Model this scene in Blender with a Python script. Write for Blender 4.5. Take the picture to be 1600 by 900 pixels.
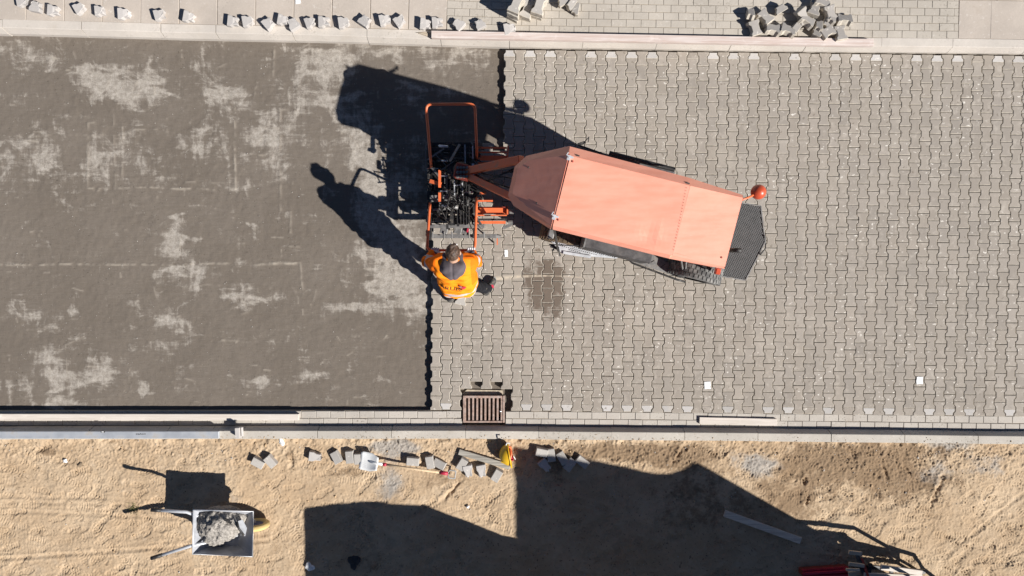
import bpy, bmesh, math, random
import numpy as np
from mathutils import Vector, Matrix, Euler

for o in list(bpy.data.objects):
    bpy.data.objects.remove(o)
SC = bpy.context.scene
COL = SC.collection
R = math.radians
rng = random.Random(7)
nrg = np.random.default_rng(11)

# ------------------------------------------------------------------ camera
TILT, FPX, DIST = R(1.5), 1078.6, 9.3           # a drone looking almost straight down
CAM = (0.0, DIST*math.sin(TILT), DIST*math.cos(TILT))
cd = bpy.data.cameras.new('camera')
cd.sensor_width = 36.0
cd.lens = 36.0*FPX/1600.0
cd.clip_start = 0.05
cd.clip_end = 2000.0
cam = bpy.data.objects.new('camera', cd)
COL.objects.link(cam)
cam.location = CAM
cam.rotation_euler = (-TILT, 0, 0)
SC.camera = cam

# ------------------------------------------------------------------ sun, sky, exposure
SUN_EL = R(37.5)
SUN_H = Vector((0.867, -0.498, 0)).normalized()          # horizontal direction towards the sun
SUN_V = Vector((SUN_H.x*math.cos(SUN_EL), SUN_H.y*math.cos(SUN_EL), math.sin(SUN_EL)))
w = bpy.data.worlds.new('World')
SC.world = w
w.use_nodes = True
wn = w.node_tree
sky = wn.nodes.new('ShaderNodeTexSky')
sky.sky_type = 'NISHITA'
sky.sun_disc = False
sky.air_density = 0.5
sky.dust_density = 0.1
sky.ozone_density = 2.0
sky.sun_elevation = SUN_EL
sky.sun_rotation = math.atan2(SUN_H.x, SUN_H.y)
bg = wn.nodes['Background']
bg.inputs['Strength'].default_value = 0.05
wn.links.new(sky.outputs[0], bg.inputs['Color'])
sd = bpy.data.lights.new('sun', 'SUN')
sd.energy = 5.0
sd.angle = R(0.5)
sd.color = (1.0, 0.965, 0.915)
so = bpy.data.objects.new('sun', sd)
COL.objects.link(so)
so.location = (8, -6, 12)
so.rotation_euler = (-SUN_V).to_track_quat('-Z', 'Y').to_euler()
SC.view_settings.view_transform = 'Standard'
SC.view_settings.look = 'None'
SC.view_settings.gamma = 1.0
SC.view_settings.use_curve_mapping = False
SC.view_settings.exposure = 0.6

# ------------------------------------------------------------------ helpers
def W(px, py, z=0.0):
    """survey: point of the site at height z that a photo measurement (1600x900) refers to"""
    a = (px-800)/FPX; b = (450-py)/FPX
    d = (a, b*math.cos(TILT)-math.sin(TILT), -b*math.sin(TILT)-math.cos(TILT))
    k = (z-CAM[2])/d[2]
    return Vector((CAM[0]+k*d[0], CAM[1]+k*d[1], z))

def tag(o, label=None, cat=None, group=None, kind=None):
    if label: o['label'] = label
    if cat: o['category'] = cat
    if group: o['group'] = group
    if kind: o['kind'] = kind
    return o

def empty(name, loc=(0,0,0), rz=0.0):
    o = bpy.data.objects.new(name, None)
    COL.objects.link(o)
    o.location = loc
    o.rotation_euler = (0, 0, rz)
    o.empty_display_size = 0.1
    return o

def chain(p):
    m = Matrix.Identity(4)
    while p is not None:
        m = Matrix.LocRotScale(p.location, p.rotation_euler, p.scale) @ m
        p = p.parent
    return m

class MB:
    """collects shapes and links them as one mesh object"""
    def __init__(s):
        s.v = []; s.f = []; s.m = []
    def add(s, verts, faces, mi=0):
        n = len(s.v)
        s.v += [tuple(p) for p in verts]
        s.f += [tuple(i+n for i in f) for f in faces]
        s.m += [mi]*len(faces)
        return s
    def box(s, c, size, rot=None, mi=0, taper=1.0):
        hx, hy, hz = size[0]/2, size[1]/2, size[2]/2
        vs = [Vector((x*hx*(taper if z > 0 else 1), y*hy*(taper if z > 0 else 1), z*hz)) for z in (-1,1) for y in (-1,1) for x in (-1,1)]
        if rot is not None:
            m = rot if isinstance(rot, Matrix) else Euler(rot).to_matrix()
            vs = [m @ v for v in vs]
        vs = [v+Vector(c) for v in vs]
        return s.add(vs, [(0,2,3,1),(4,5,7,6),(0,1,5,4),(2,6,7,3),(0,4,6,2),(1,3,7,5)], mi)
    def bar(s, p, q, w, h, mi=0, up=(0,0,1)):
        p, q = Vector(p), Vector(q)
        d = (q-p); L = d.length
        if L < 1e-6: return s
        d.normalize(); u = Vector(up)
        if abs(d.dot(u)) > 0.98: u = Vector((0,1,0))
        sdir = d.cross(u).normalized(); u = sdir.cross(d)
        m = Matrix((d, sdir, u)).transposed()
        return s.box((p+q)/2, (L, w, h), m, mi)
    def tube(s, pts, r, n=8, mi=0, cap=True):
        pts = [Vector(p) for p in pts]
        rings = []; N = len(pts); prev = None
        for i, p in enumerate(pts):
            if i == 0: d = pts[1]-p
            elif i == N-1: d = p-pts[i-1]
            else: d = (pts[i+1]-p).normalized()+(p-pts[i-1]).normalized()
            d.normalize()
            if prev is None:
                u = Vector((0,0,1)) if abs(d.z) < 0.9 else Vector((1,0,0))
                a = d.cross(u).normalized()
            else:
                a = (prev-d*prev.dot(d)).normalized()
            prev = a; b = d.cross(a)
            rr = r[i] if isinstance(r, (list, tuple)) else r
            rings.append([p+a*rr*math.cos(2*math.pi*k/n)+b*rr*math.sin(2*math.pi*k/n) for k in range(n)])
        vs = [v for g in rings for v in g]
        fs = []
        for i in range(N-1):
            for k in range(n):
                k2 = (k+1) % n
                fs.append((i*n+k, i*n+k2, (i+1)*n+k2, (i+1)*n+k))
        if cap:
            fs.append(tuple(reversed(range(n))))
            fs.append(tuple((N-1)*n+k for k in range(n)))
        return s.add(vs, fs, mi)
    def prism(s, poly, z0, z1, mi=0, inset=0.0, mi_top=None):
        n = len(poly); P = [Vector((p[0], p[1])) for p in poly]
        ar = sum(P[i].x*P[(i+1)%n].y-P[(i+1)%n].x*P[i].y for i in range(n))
        if ar < 0: P.reverse()
        vs = [(p.x,p.y,z0) for p in P]+[(p.x,p.y,z1-inset) for p in P]
        fs = [tuple(reversed(range(n)))]
        fs += [(i,(i+1)%n,n+(i+1)%n,n+i) for i in range(n)]
        s.add(vs, fs, mi)
        b = len(s.v)-n
        if inset > 0:
            T = offset_poly(P, -inset)
            s.v += [(p.x,p.y,z1) for p in T]
            for i in range(n):
                s.f.append((b+i, b+(i+1)%n, b+n+(i+1)%n, b+n+i)); s.m.append(mi)
            s.f.append(tuple(b+n+i for i in range(n)))
        else:
            s.f.append(tuple(b+i for i in range(n)))
        s.m.append(mi if mi_top is None else mi_top)
        return s
    def lathe(s, prof, c, axis='z', n=20, mi=0):
        """prof: (radius, along-axis) pairs"""
        vs = []
        for (r, h) in prof:
            for k in range(n):
                a = 2*math.pi*k/n; x, y = r*math.cos(a), r*math.sin(a)
                p = {'z':(x,y,h),'y':(x,h,y),'x':(h,x,y)}[axis]
                vs.append(Vector(p)+Vector(c))
        fs = []
        for i in range(len(prof)-1):
            for k in range(n):
                k2 = (k+1)%n
                fs.append((i*n+k, i*n+k2, (i+1)*n+k2, (i+1)*n+k))
        return s.add(vs, fs, mi)
    def build(s, name, mats, parent=None, world=False, smooth=False, bevel=0.0, solid=0.0):
        me = bpy.data.meshes.new(name)
        vs = s.v
        if world and parent is not None:
            inv = chain(parent).inverted()
            vs = [tuple(inv @ Vector(v)) for v in vs]
        me.from_pydata(vs, [], s.f)
        if not isinstance(mats, (list, tuple)): mats = [mats]
        for m in mats: me.materials.append(m)
        if len(mats) > 1: me.polygons.foreach_set('material_index', s.m)
        bm = bmesh.new(); bm.from_mesh(me)
        bmesh.ops.recalc_face_normals(bm, faces=bm.faces)
        bm.to_mesh(me); bm.free()
        if smooth: me.polygons.foreach_set('use_smooth', [True]*len(me.polygons))
        me.update()
        o = bpy.data.objects.new(name, me)
        COL.objects.link(o)
        if parent is not None: o.parent = parent
        if solid:
            md = o.modifiers.new('solid', 'SOLIDIFY'); md.thickness = solid; md.offset = -1
        if bevel:
            md = o.modifiers.new('bevel', 'BEVEL'); md.width = bevel; md.segments = 2; md.limit_method = 'ANGLE'
        return o

def offset_poly(P, d):
    n = len(P); out = []
    for i in range(n):
        a, b, c = P[i-1], P[i], P[(i+1)%n]
        e1 = (b-a).normalized(); e2 = (c-b).normalized()
        n1 = Vector((e1.y,-e1.x)); n2 = Vector((e2.y,-e2.x))
        k = (n1+n2); L = k.length
        if L < 1e-6: out.append(b+n1*d); continue
        k /= L
        out.append(b+k*(d/max(0.4, k.dot(n1))))
    return out

def link_mesh(name, verts, faces, mats, parent=None, smooth=True):
    me = bpy.data.meshes.new(name)
    verts = np.asarray(verts, np.float32); faces = np.asarray(faces, np.int32)
    k = faces.shape[1]
    me.vertices.add(len(verts)); me.vertices.foreach_set('co', verts.ravel())
    me.loops.add(faces.size); me.loops.foreach_set('vertex_index', faces.ravel())
    me.polygons.add(len(faces))
    me.polygons.foreach_set('loop_start', np.arange(0, faces.size, k, dtype=np.int32))
    if smooth: me.polygons.foreach_set('use_smooth', np.ones(len(faces), bool))
    if not isinstance(mats, (list, tuple)): mats = [mats]
    for m in mats: me.materials.append(m)
    me.update(calc_edges=True); me.validate()
    o = bpy.data.objects.new(name, me); COL.objects.link(o)
    if parent is not None: o.parent = parent
    return o

def set_attr(o, name, vals):
    a = o.data.attributes.new(name, 'FLOAT', 'POINT')
    a.data.foreach_set('value', np.asarray(vals, np.float32).ravel())

def grid_mesh(name, xs, ys, Z, mat, hole=None):
    X, Y = np.meshgrid(xs, ys)
    nx, ny = len(xs), len(ys)
    V = np.stack([X.ravel(), Y.ravel(), Z.ravel()], 1)
    i = (np.arange(ny-1)[:,None]*nx+np.arange(nx-1)[None,:]).ravel()
    F = np.stack([i, i+1, i+nx+1, i+nx], 1)
    if hole is not None:
        c = V[F].mean(1)
        F = F[~hole(c[:,0], c[:,1])]
    return link_mesh(name, V, F, mat)

def fft_noise(shape, lo, hi, seed):
    """band-limited random field, wavelength lo..hi in samples, unit std"""
    g = np.random.default_rng(seed)
    f = np.fft.rfft2(g.standard_normal(shape))
    ky = np.fft.fftfreq(shape[0])[:,None]; kx = np.fft.rfftfreq(shape[1])[None,:]
    k = np.sqrt(kx*kx+ky*ky)+1e-9
    f = f*np.exp(-(k*lo)**2*2)*(1-np.exp(-(k*hi)**2*2))/k**0.7
    r = np.fft.irfft2(f, shape)
    return r/r.std()

# signed distance shapes and surface nets, for bodies and heaps
def d_cap(p, a, b, ra, rb):
    a = np.array(a, float); b = np.array(b, float); ab = b-a
    t = np.clip(((p-a)@ab)/max(1e-9, ab@ab), 0, 1)
    return np.linalg.norm(p-(a+t[...,None]*ab), axis=-1)-(ra+(rb-ra)*t)
def d_ell(p, c, r, rot=None):
    q = p-np.array(c, float)
    if rot is not None: q = q@np.array(rot)
    r = np.array(r, float)
    k0 = np.linalg.norm(q/r, axis=-1); k1 = np.linalg.norm(q/(r*r), axis=-1)+1e-9
    return k0*(k0-1)/k1
def smin(a, b, k):
    h = np.clip(0.5+0.5*(b-a)/k, 0, 1)
    return b*(1-h)+a*h-k*h*(1-h)
def nets(f, lo, hi, h):
    lo = np.array(lo, float); n = np.ceil((np.array(hi)-lo)/h).astype(int)+1
    ax = [lo[i]+h*np.arange(n[i]) for i in range(3)]
    P = np.stack(np.meshgrid(*ax, indexing='ij'), -1)
    D = f(P)
    s = D < 0
    c = np.zeros(tuple(n-1), int)
    offs = [(i,j,k) for i in (0,1) for j in (0,1) for k in (0,1)]
    for (i,j,k) in offs:
        c += s[i:n[0]-1+i, j:n[1]-1+j, k:n[2]-1+k]
    act = (c > 0) & (c < 8)
    idx = -np.ones(act.shape, int); cells = np.argwhere(act); idx[act] = np.arange(len(cells))
    acc = np.zeros((len(cells),3)); cnt = np.zeros(len(cells))
    for a in range(8):
        for b in range(a+1, 8):
            oa, ob = np.array(offs[a]), np.array(offs[b])
            if np.abs(oa-ob).sum() != 1: continue
            ia = cells+oa; ib = cells+ob
            da = D[ia[:,0],ia[:,1],ia[:,2]]; db = D[ib[:,0],ib[:,1],ib[:,2]]
            m = (da < 0) != (db < 0)
            t = np.where(m, da/np.where(m, da-db, 1), 0)
            acc += np.where(m[:,None], oa+t[:,None]*(ob-oa), 0); cnt += m
    V = lo+h*(cells+acc/np.maximum(cnt,1)[:,None])
    F = []
    for d in range(3):
        sl0 = [slice(None)]*3; sl1 = [slice(None)]*3
        sl0[d] = slice(0,-1); sl1[d] = slice(1,None)
        ch = s[tuple(sl0)] != s[tuple(sl1)]
        E = np.argwhere(ch)
        d1, d2 = (d+1)%3, (d+2)%3
        ok = (E[:,d1]>0)&(E[:,d2]>0)&(E[:,d1]<n[d1]-1)&(E[:,d2]<n[d2]-1)
        E = E[ok]
        if not len(E): continue
        q = []
        for (u,v) in ((0,0),(1,0),(1,1),(0,1)):
            e = E.copy(); e[:,d1] -= u; e[:,d2] -= v
            q.append(idx[e[:,0],e[:,1],e[:,2]])
        q = np.stack(q, 1)
        fl = s[E[:,0],E[:,1],E[:,2]]
        q[~fl] = q[~fl][:,::-1]
        F.append(q)
    return V, np.concatenate(F)

# ------------------------------------------------------------------ materials
class NT:
    def __init__(s, name):
        s.mat = bpy.data.materials.new(name); s.mat.use_nodes = True
        s.t = s.mat.node_tree; s.b = s.t.nodes['Principled BSDF']
        s.geo = s.t.nodes.new('ShaderNodeNewGeometry'); s.pos = s.geo.outputs['Position']
    def put(s, sock, val):
        if val is None: return
        if hasattr(val, 'is_linked') or isinstance(val, bpy.types.NodeSocket): s.t.links.new(val, sock)
        else: sock.default_value = val
    def math(s, op, a, b=None, c=None, clamp=False):
        n = s.t.nodes.new('ShaderNodeMath'); n.operation = op; n.use_clamp = clamp
        s.put(n.inputs[0], a); s.put(n.inputs[1], b); s.put(n.inputs[2], c)
        return n.outputs[0]
    def noise(s, scale, detail=4, rough=0.55, vec=None, dist=0.0):
        n = s.t.nodes.new('ShaderNodeTexNoise')
        n.inputs['Scale'].default_value = scale; n.inputs['Detail'].default_value = detail
        n.inputs['Roughness'].default_value = rough; n.inputs['Distortion'].default_value = dist
        s.t.links.new(vec if vec is not None else s.pos, n.inputs['Vector'])
        return n.outputs['Fac']
    def voro(s, scale, vec=None, feat='F1'):
        n = s.t.nodes.new('ShaderNodeTexVoronoi'); n.feature = feat
        n.inputs['Scale'].default_value = scale
        s.t.links.new(vec if vec is not None else s.pos, n.inputs['Vector'])
        return n.outputs['Distance']
    def mapping(s, scale=(1,1,1), loc=(0,0,0), rot=(0,0,0)):
        n = s.t.nodes.new('ShaderNodeMapping')
        n.inputs['Scale'].default_value = scale; n.inputs['Location'].default_value = loc; n.inputs['Rotation'].default_value = rot
        s.t.links.new(s.pos, n.inputs['Vector'])
        return n.outputs[0]
    def step(s, v, a, b, lo=0.0, hi=1.0):
        n = s.t.nodes.new('ShaderNodeMapRange'); n.interpolation_type = 'SMOOTHSTEP'
        s.put(n.inputs['Value'], v); n.inputs['From Min'].default_value = a; n.inputs['From Max'].default_value = b
        n.inputs['To Min'].default_value = lo; n.inputs['To Max'].default_value = hi
        return n.outputs['Result']
    def mix(s, f, a, b, mode='MIX'):
        n = s.t.nodes.new('ShaderNodeMix'); n.data_type = 'RGBA'; n.blend_type = mode
        s.put(n.inputs[0], f)
        for k, v in ((6,a),(7,b)):
            if isinstance(v, tuple): n.inputs[k].default_value = (*v[:3],1)
            else: s.t.links.new(v, n.inputs[k])
        return n.outputs[2]
    def attr(s, name):
        n = s.t.nodes.new('ShaderNodeAttribute'); n.attribute_name = name
        return n.outputs['Fac']
    def orand(s):
        return s.t.nodes.new('ShaderNodeObjectInfo').outputs['Random']
    def xyz(s, vec=None):
        n = s.t.nodes.new('ShaderNodeSeparateXYZ'); s.t.links.new(vec if vec is not None else s.pos, n.inputs[0])
        return n.outputs
    def done(s, col, rough=0.85, spec=0.3, metal=0.0, bump=None, bs=0.3, bd=0.01):
        if isinstance(col, tuple): s.b.inputs['Base Color'].default_value = (*col[:3],1)
        else: s.t.links.new(col, s.b.inputs['Base Color'])
        s.put(s.b.inputs['Roughness'], rough)
        s.b.inputs['Specular IOR Level'].default_value = spec
        s.b.inputs['Metallic'].default_value = metal
        if bump is not None:
            n = s.t.nodes.new('ShaderNodeBump'); n.inputs['Strength'].default_value = bs; n.inputs['Distance'].default_value = bd
            s.t.links.new(bump, n.inputs['Height']); s.t.links.new(n.outputs[0], s.b.inputs['Normal'])
        return s.mat

def sc(c, k): return tuple(min(1.0, x*k) for x in c)

def simple(name, col, rough=0.6, spec=0.3, metal=0.0, var=0.12, scale=14, bump=0.15, dirt=None, dirt_amt=0.35, dscale=6):
    n = NT(name)
    a = n.noise(scale, 5)
    c = n.mix(n.step(a, 0.3, 0.7), sc(col, 1-var), sc(col, 1+var))
    if dirt is not None:
        c = n.mix(n.step(n.noise(dscale, 6, 0.65), 0.62-dirt_amt*0.4, 0.75), c, dirt)
    r = n.step(a, 0.2, 0.8, max(0,rough-0.08), min(1,rough+0.08))
    return n.done(c, r, spec, metal, n.noise(scale*5, 4), bump, 0.004)

def concrete(name, col, var=0.10, speck=0.5, dark=0.5, bump=0.4, objvar=0.12, stain=(0.30,0.25,0.19)):
    n = NT(name)
    big = n.noise(1.7, 5, 0.6); fine = n.noise(55, 4, 0.7)
    c = n.mix(n.step(big, 0.3, 0.7), sc(col, 1-var), sc(col, 1+var))
    c = n.mix(n.step(fine, 0.25, 0.8, 0.0, 0.35), c, sc(col, 0.72))
    r = n.orand()
    c = n.mix(n.math('MULTIPLY', r, objvar*2), c, sc(col, 0.72))
    sp = n.step(n.noise(38, 2, 0.5), 0.60, 0.66, 0.0, dark)
    c = n.mix(n.math('MULTIPLY', sp, n.step(n.noise(2.6, 4), 0.45, 0.62)), c, sc(stain, 0.5))
    c = n.mix(n.step(n.noise(4.3, 6, 0.68), 0.55, 0.78, 0, 0.45), c, stain)
    wsp = n.step(n.noise(21, 3, 0.6), 0.62, 0.70, 0, speck)
    c = n.mix(wsp, c, (0.62,0.58,0.53))
    h = n.math('ADD', n.noise(120, 3), n.math('MULTIPLY', n.noise(18, 4), 0.8))
    return n.done(c, 0.9, 0.2, 0, h, bump, 0.004)

# --- the double-T pavers of the road
def paver_material(name, base, warm):
    n = NT(name)
    rnd = n.math('FRACT', n.math('ADD', n.attr('rnd'), n.orand()))
    c = n.mix(rnd, sc(base, 0.83), sc(base, 1.09))
    r2 = n.math('FRACT', n.math('MULTIPLY', rnd, 7.31))
    c = n.mix(n.math('MULTIPLY', r2, 0.45), c, warm)
    c = n.mix(n.step(n.noise(1.1, 5, 0.6), 0.3, 0.7, 0, 0.30), c, sc(base, 0.80))
    c = n.mix(n.step(n.noise(75, 3, 0.7), 0.3, 0.75, 0, 0.28), c, sc(base, 0.70))
    c = n.mix(n.step(n.noise(9, 6, 0.68), 0.50, 0.72, 0, 0.5), c, (0.50,0.45,0.39))
    c = n.mix(n.step(n.noise(0.8, 6, 0.7), 0.53, 0.75, 0, 0.4), c, (0.46,0.41,0.345))
    # small white lime specks and dashes
    v = n.mapping((15,26,1))
    sp = n.step(n.noise(1.0, 3, 0.6, v), 0.62, 0.665, 0, 1.0)
    c = n.mix(n.math('MULTIPLY', sp, n.step(n.noise(1.9, 3), 0.42, 0.6)), c, (0.66,0.62,0.56))
    dk = n.step(n.noise(17, 2, 0.5), 0.67, 0.71, 0, 0.6)
    c = n.mix(dk, c, (0.14,0.115,0.09))
    # oil or water spill on the surface, edge follows single stones
    ctr = W(852, 446)
    x, y, z = n.xyz()
    ex = n.math('DIVIDE', n.math('SUBTRACT', x, ctr.x), 0.285)
    ey = n.math('DIVIDE', n.math('SUBTRACT', y, ctr.y), 0.44)
    d = n.math('SQRT', n.math('ADD', n.math('MULTIPLY', ex, ex), n.math('MULTIPLY', ey, ey)))
    d = n.math('ADD', d, n.math('MULTIPLY', n.math('SUBTRACT', rnd, 0.5), 0.40))
    d = n.math('ADD', d, n.math('MULTIPLY', n.math('SUBTRACT', n.noise(7.0, 5, 0.65), 0.5), 1.5))
    wet = n.step(d, 0.72, 1.06, 0.88, 0.0)
    c = n.mix(wet, c, (0.118,0.088,0.066))
    # pale scratch drawn over the stones in a shallow arc
    a0, a1, a2 = W(748, 441), W(850, 431), W(935, 436)
    t = n.math('SUBTRACT', x, a1.x)
    k = ((a0.y-a1.y)/((a0.x-a1.x)**2)+(a2.y-a1.y)/((a2.x-a1.x)**2))/2
    yy = n.math('ADD', a1.y, n.math('MULTIPLY', n.math('MULTIPLY', t, t), k))
    dd = n.math('ABSOLUTE', n.math('SUBTRACT', y, yy))
    wd = n.step(t, a0.x-a1.x, 0.25, 0.05, 0.012)
    line = n.math('SUBTRACT', 1.0, n.math('DIVIDE', dd, wd), clamp=True)
    ends = n.math('MULTIPLY', n.step(x, a0.x, a0.x+0.3), n.step(x, a2.x-0.5, a2.x, 1, 0))
    line = n.math('MULTIPLY', n.math('MULTIPLY', line, ends), n.step(n.noise(16, 3), 0.3, 0.6, 0.3, 0.85))
    c = n.mix(line, c, (0.58,0.50,0.39))
    h = n.math('ADD', n.noise(170, 3), n.math('MULTIPLY', n.noise(30, 4), 0.6))
    rough = n.math('SUBTRACT', 0.88, n.math('MULTIPLY', wet, 0.28))
    return n.done(c, rough, 0.22, 0, h, 0.35, 0.003)

PAV = paver_material('paver_concrete', (0.334,0.297,0.258), (0.325,0.278,0.226))
PAV_PALE = paver_material('cut_paver_concrete', (0.47,0.445,0.42), (0.60,0.58,0.57))
PAV_EDGE = simple('sandy_arris', (0.47,0.425,0.36), 0.95, 0.1, var=0.2, scale=20)
KERB = concrete('kerb_concrete', (0.49,0.45,0.395), speck=0.35, dark=0.65, objvar=0.08, stain=(0.36,0.31,0.24))
KERB_N = concrete('clean_kerb_concrete', (0.55,0.50,0.445), speck=0.3, dark=0.3, objvar=0.06, stain=(0.46,0.40,0.33))
SLAB = concrete('slab_concrete', (0.475,0.415,0.358), speck=0.35, dark=0.25, objvar=0.12, stain=(0.38,0.32,0.26))
BRICK = concrete('walk_brick_concrete', (0.465,0.42,0.362), speck=0.3, dark=0.4, objvar=0.14, stain=(0.36,0.31,0.25))
GUTTER = concrete('gutter_brick_concrete', (0.47,0.43,0.38), speck=0.5, dark=0.7, objvar=0.16, stain=(0.34,0.28,0.22))
JOINT = simple('joint_sand', (0.43,0.365,0.28), 0.95, 0.1, var=0.2, scale=30)
LOOSE = concrete('loose_paver_concrete', (0.45,0.42,0.385), speck=0.8, dark=0.3, objvar=0.18, stain=(0.50,0.46,0.42))
LOOSE_PALE = concrete('pale_broken_concrete', (0.49,0.46,0.435), speck=0.9, dark=0.2, objvar=0.2, stain=(0.46,0.41,0.36))
BROKEN = simple('broken_concrete_face', (0.60,0.55,0.48), 0.95, 0.1, var=0.25, scale=40, bump=0.8)

def wood(name, col, dark, scale=(1.2,26,26), rot=0.0):
    n = NT(name)
    v = n.mapping(scale, rot=(0,0,rot))
    g = n.noise(2.0, 6, 0.65, v, 0.6)
    c = n.mix(n.step(g, 0.3, 0.7), col, dark)
    c = n.mix(n.step(n.noise(5, 5, 0.7), 0.55, 0.75, 0, 0.5), c, sc(col, 1.25))
    return n.done(c, 0.85, 0.2, 0, g, 0.4, 0.004)

WOOD_GREY = wood('weathered_grey_wood', (0.42,0.39,0.34), (0.20,0.185,0.16))
WOOD_PALE = wood('pale_wood', (0.60,0.53,0.43), (0.42,0.34,0.25))
WOOD_PINK = wood('washed_red_wood', (0.64,0.57,0.53), (0.50,0.39,0.34), (1.0,18,18))
WOOD_WHITE = wood('lime_washed_board', (0.64,0.58,0.52), (0.52,0.46,0.40), (1.0,20,20))
HANDLE = wood('ash_handle', (0.62,0.48,0.32), (0.50,0.36,0.22), (20,2,20))

ORANGE = simple('machine_orange_paint', (0.72,0.155,0.052), 0.42, 0.5, var=0.08, scale=5, bump=0.05, dirt=(0.42,0.20,0.12), dirt_amt=0.2)
def roof_paint():
    n = NT('sun_faded_salmon_paint')
    v = n.mapping((3,14,3), rot=(0,0,R(14)))
    a = n.noise(1.0, 5, 0.6, v)
    c = n.mix(n.step(a, 0.3, 0.7), (0.76,0.300,0.205), (0.80,0.345,0.245))
    c = n.mix(n.step(n.noise(2.2, 4), 0.35, 0.75, 0, 0.35), c, (0.80,0.40,0.28))
    c = n.mix(n.step(n.noise(90, 2), 0.72, 0.78, 0, 0.3), c, (0.5,0.3,0.22))
    sv = n.mapping((5,60,5), rot=(0,0,R(40)))
    c = n.mix(n.step(n.noise(1.5, 3, 0.6, sv), 0.69, 0.75, 0, 0.35), c, (0.86,0.62,0.50))
    c = n.mix(n.step(n.noise(7, 7, 0.7), 0.58, 0.8, 0, 0.35), c, (0.62,0.36,0.27))
    h = n.math('ADD', n.noise(3.0, 3), n.math('MULTIPLY', n.noise(1.2, 2), 2.0))
    return n.done(c, n.step(a, 0.2, 0.8, 0.40, 0.58), 0.45, 0, h, 0.10, 0.04)
ROOF = roof_paint()
RED_BALL = simple('red_orange_plastic', (0.50,0.075,0.03), 0.35, 0.5, var=0.06, scale=9, bump=0.02)
DARKRED = simple('dark_and_shaded_red', (0.30,0.05,0.03), 0.5, 0.4, var=0.15)  # own dark red of rotor and trim; also stands for shaded orange and red
BLACK = simple('black_steel', (0.022,0.021,0.021), 0.5, 0.45, var=0.3, scale=20, dirt=(0.16,0.14,0.115), dirt_amt=0.25, dscale=18)
GREYSTEEL = simple('grey_steel', (0.19,0.185,0.18), 0.5, 0.5, 0.3, var=0.2, scale=20, dirt=(0.28,0.25,0.21), dirt_amt=0.3, dscale=12)
BRIGHT = simple('bright_steel', (0.62,0.62,0.62), 0.30, 0.5, 0.85, var=0.1)
ZINC = simple('galvanised_steel', (0.58,0.59,0.61), 0.42, 0.5, 0.3, var=0.12, scale=9)
ALU = simple('aluminium', (0.55,0.57,0.60), 0.45, 0.5, 0.45, var=0.10, scale=6, dirt=(0.55,0.50,0.44), dirt_amt=0.3)
RUBBER = simple('tyre_rubber', (0.10,0.098,0.095), 0.85, 0.25, var=0.2, scale=25, dirt=(0.30,0.29,0.27), dirt_amt=0.6, dscale=11)
MUDDY = simple('muddy_rubber', (0.20,0.145,0.095), 0.95, 0.15, var=0.35, scale=9, bump=0.6, dirt=(0.32,0.24,0.16), dirt_amt=0.5)
MAT_DARK = simple('dark_rough_cover', (0.085,0.080,0.080), 0.85, 0.25, var=0.35, scale=11, bump=0.4, dirt=(0.15,0.135,0.125), dirt_amt=0.4)
RUST = simple('rusty_cast_iron', (0.34,0.235,0.19), 0.75, 0.3, 0.2, var=0.3, scale=30, bump=0.6, dirt=(0.42,0.34,0.30), dirt_amt=0.6, dscale=16)
PAPER = simple('white_paper', (0.80,0.80,0.79), 0.8, 0.2, var=0.03)
WHITE = simple('white_plastic', (0.74,0.74,0.73), 0.5, 0.4, var=0.06)
REDP = simple('red_plastic', (0.45,0.03,0.06), 0.45, 0.4, var=0.1)
GREYP = simple('grey_plastic', (0.34,0.34,0.33), 0.5, 0.4, var=0.1)
GLASS = simple('dark_window_glass', (0.02,0.025,0.03), 0.08, 0.5, var=0.1, bump=0.0)
VANW = simple('white_vehicle_paint', (0.70,0.70,0.68), 0.3, 0.5, var=0.03, bump=0.01)
TIPPER = simple('tipper_steel_paint', (0.10,0.15,0.24), 0.45, 0.5, var=0.12, dirt=(0.30,0.25,0.19), dirt_amt=0.3)
SOILHEAP = simple('load_soil', (0.25,0.19,0.13), 0.95, 0.1, var=0.3, scale=8, bump=0.9)

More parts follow.
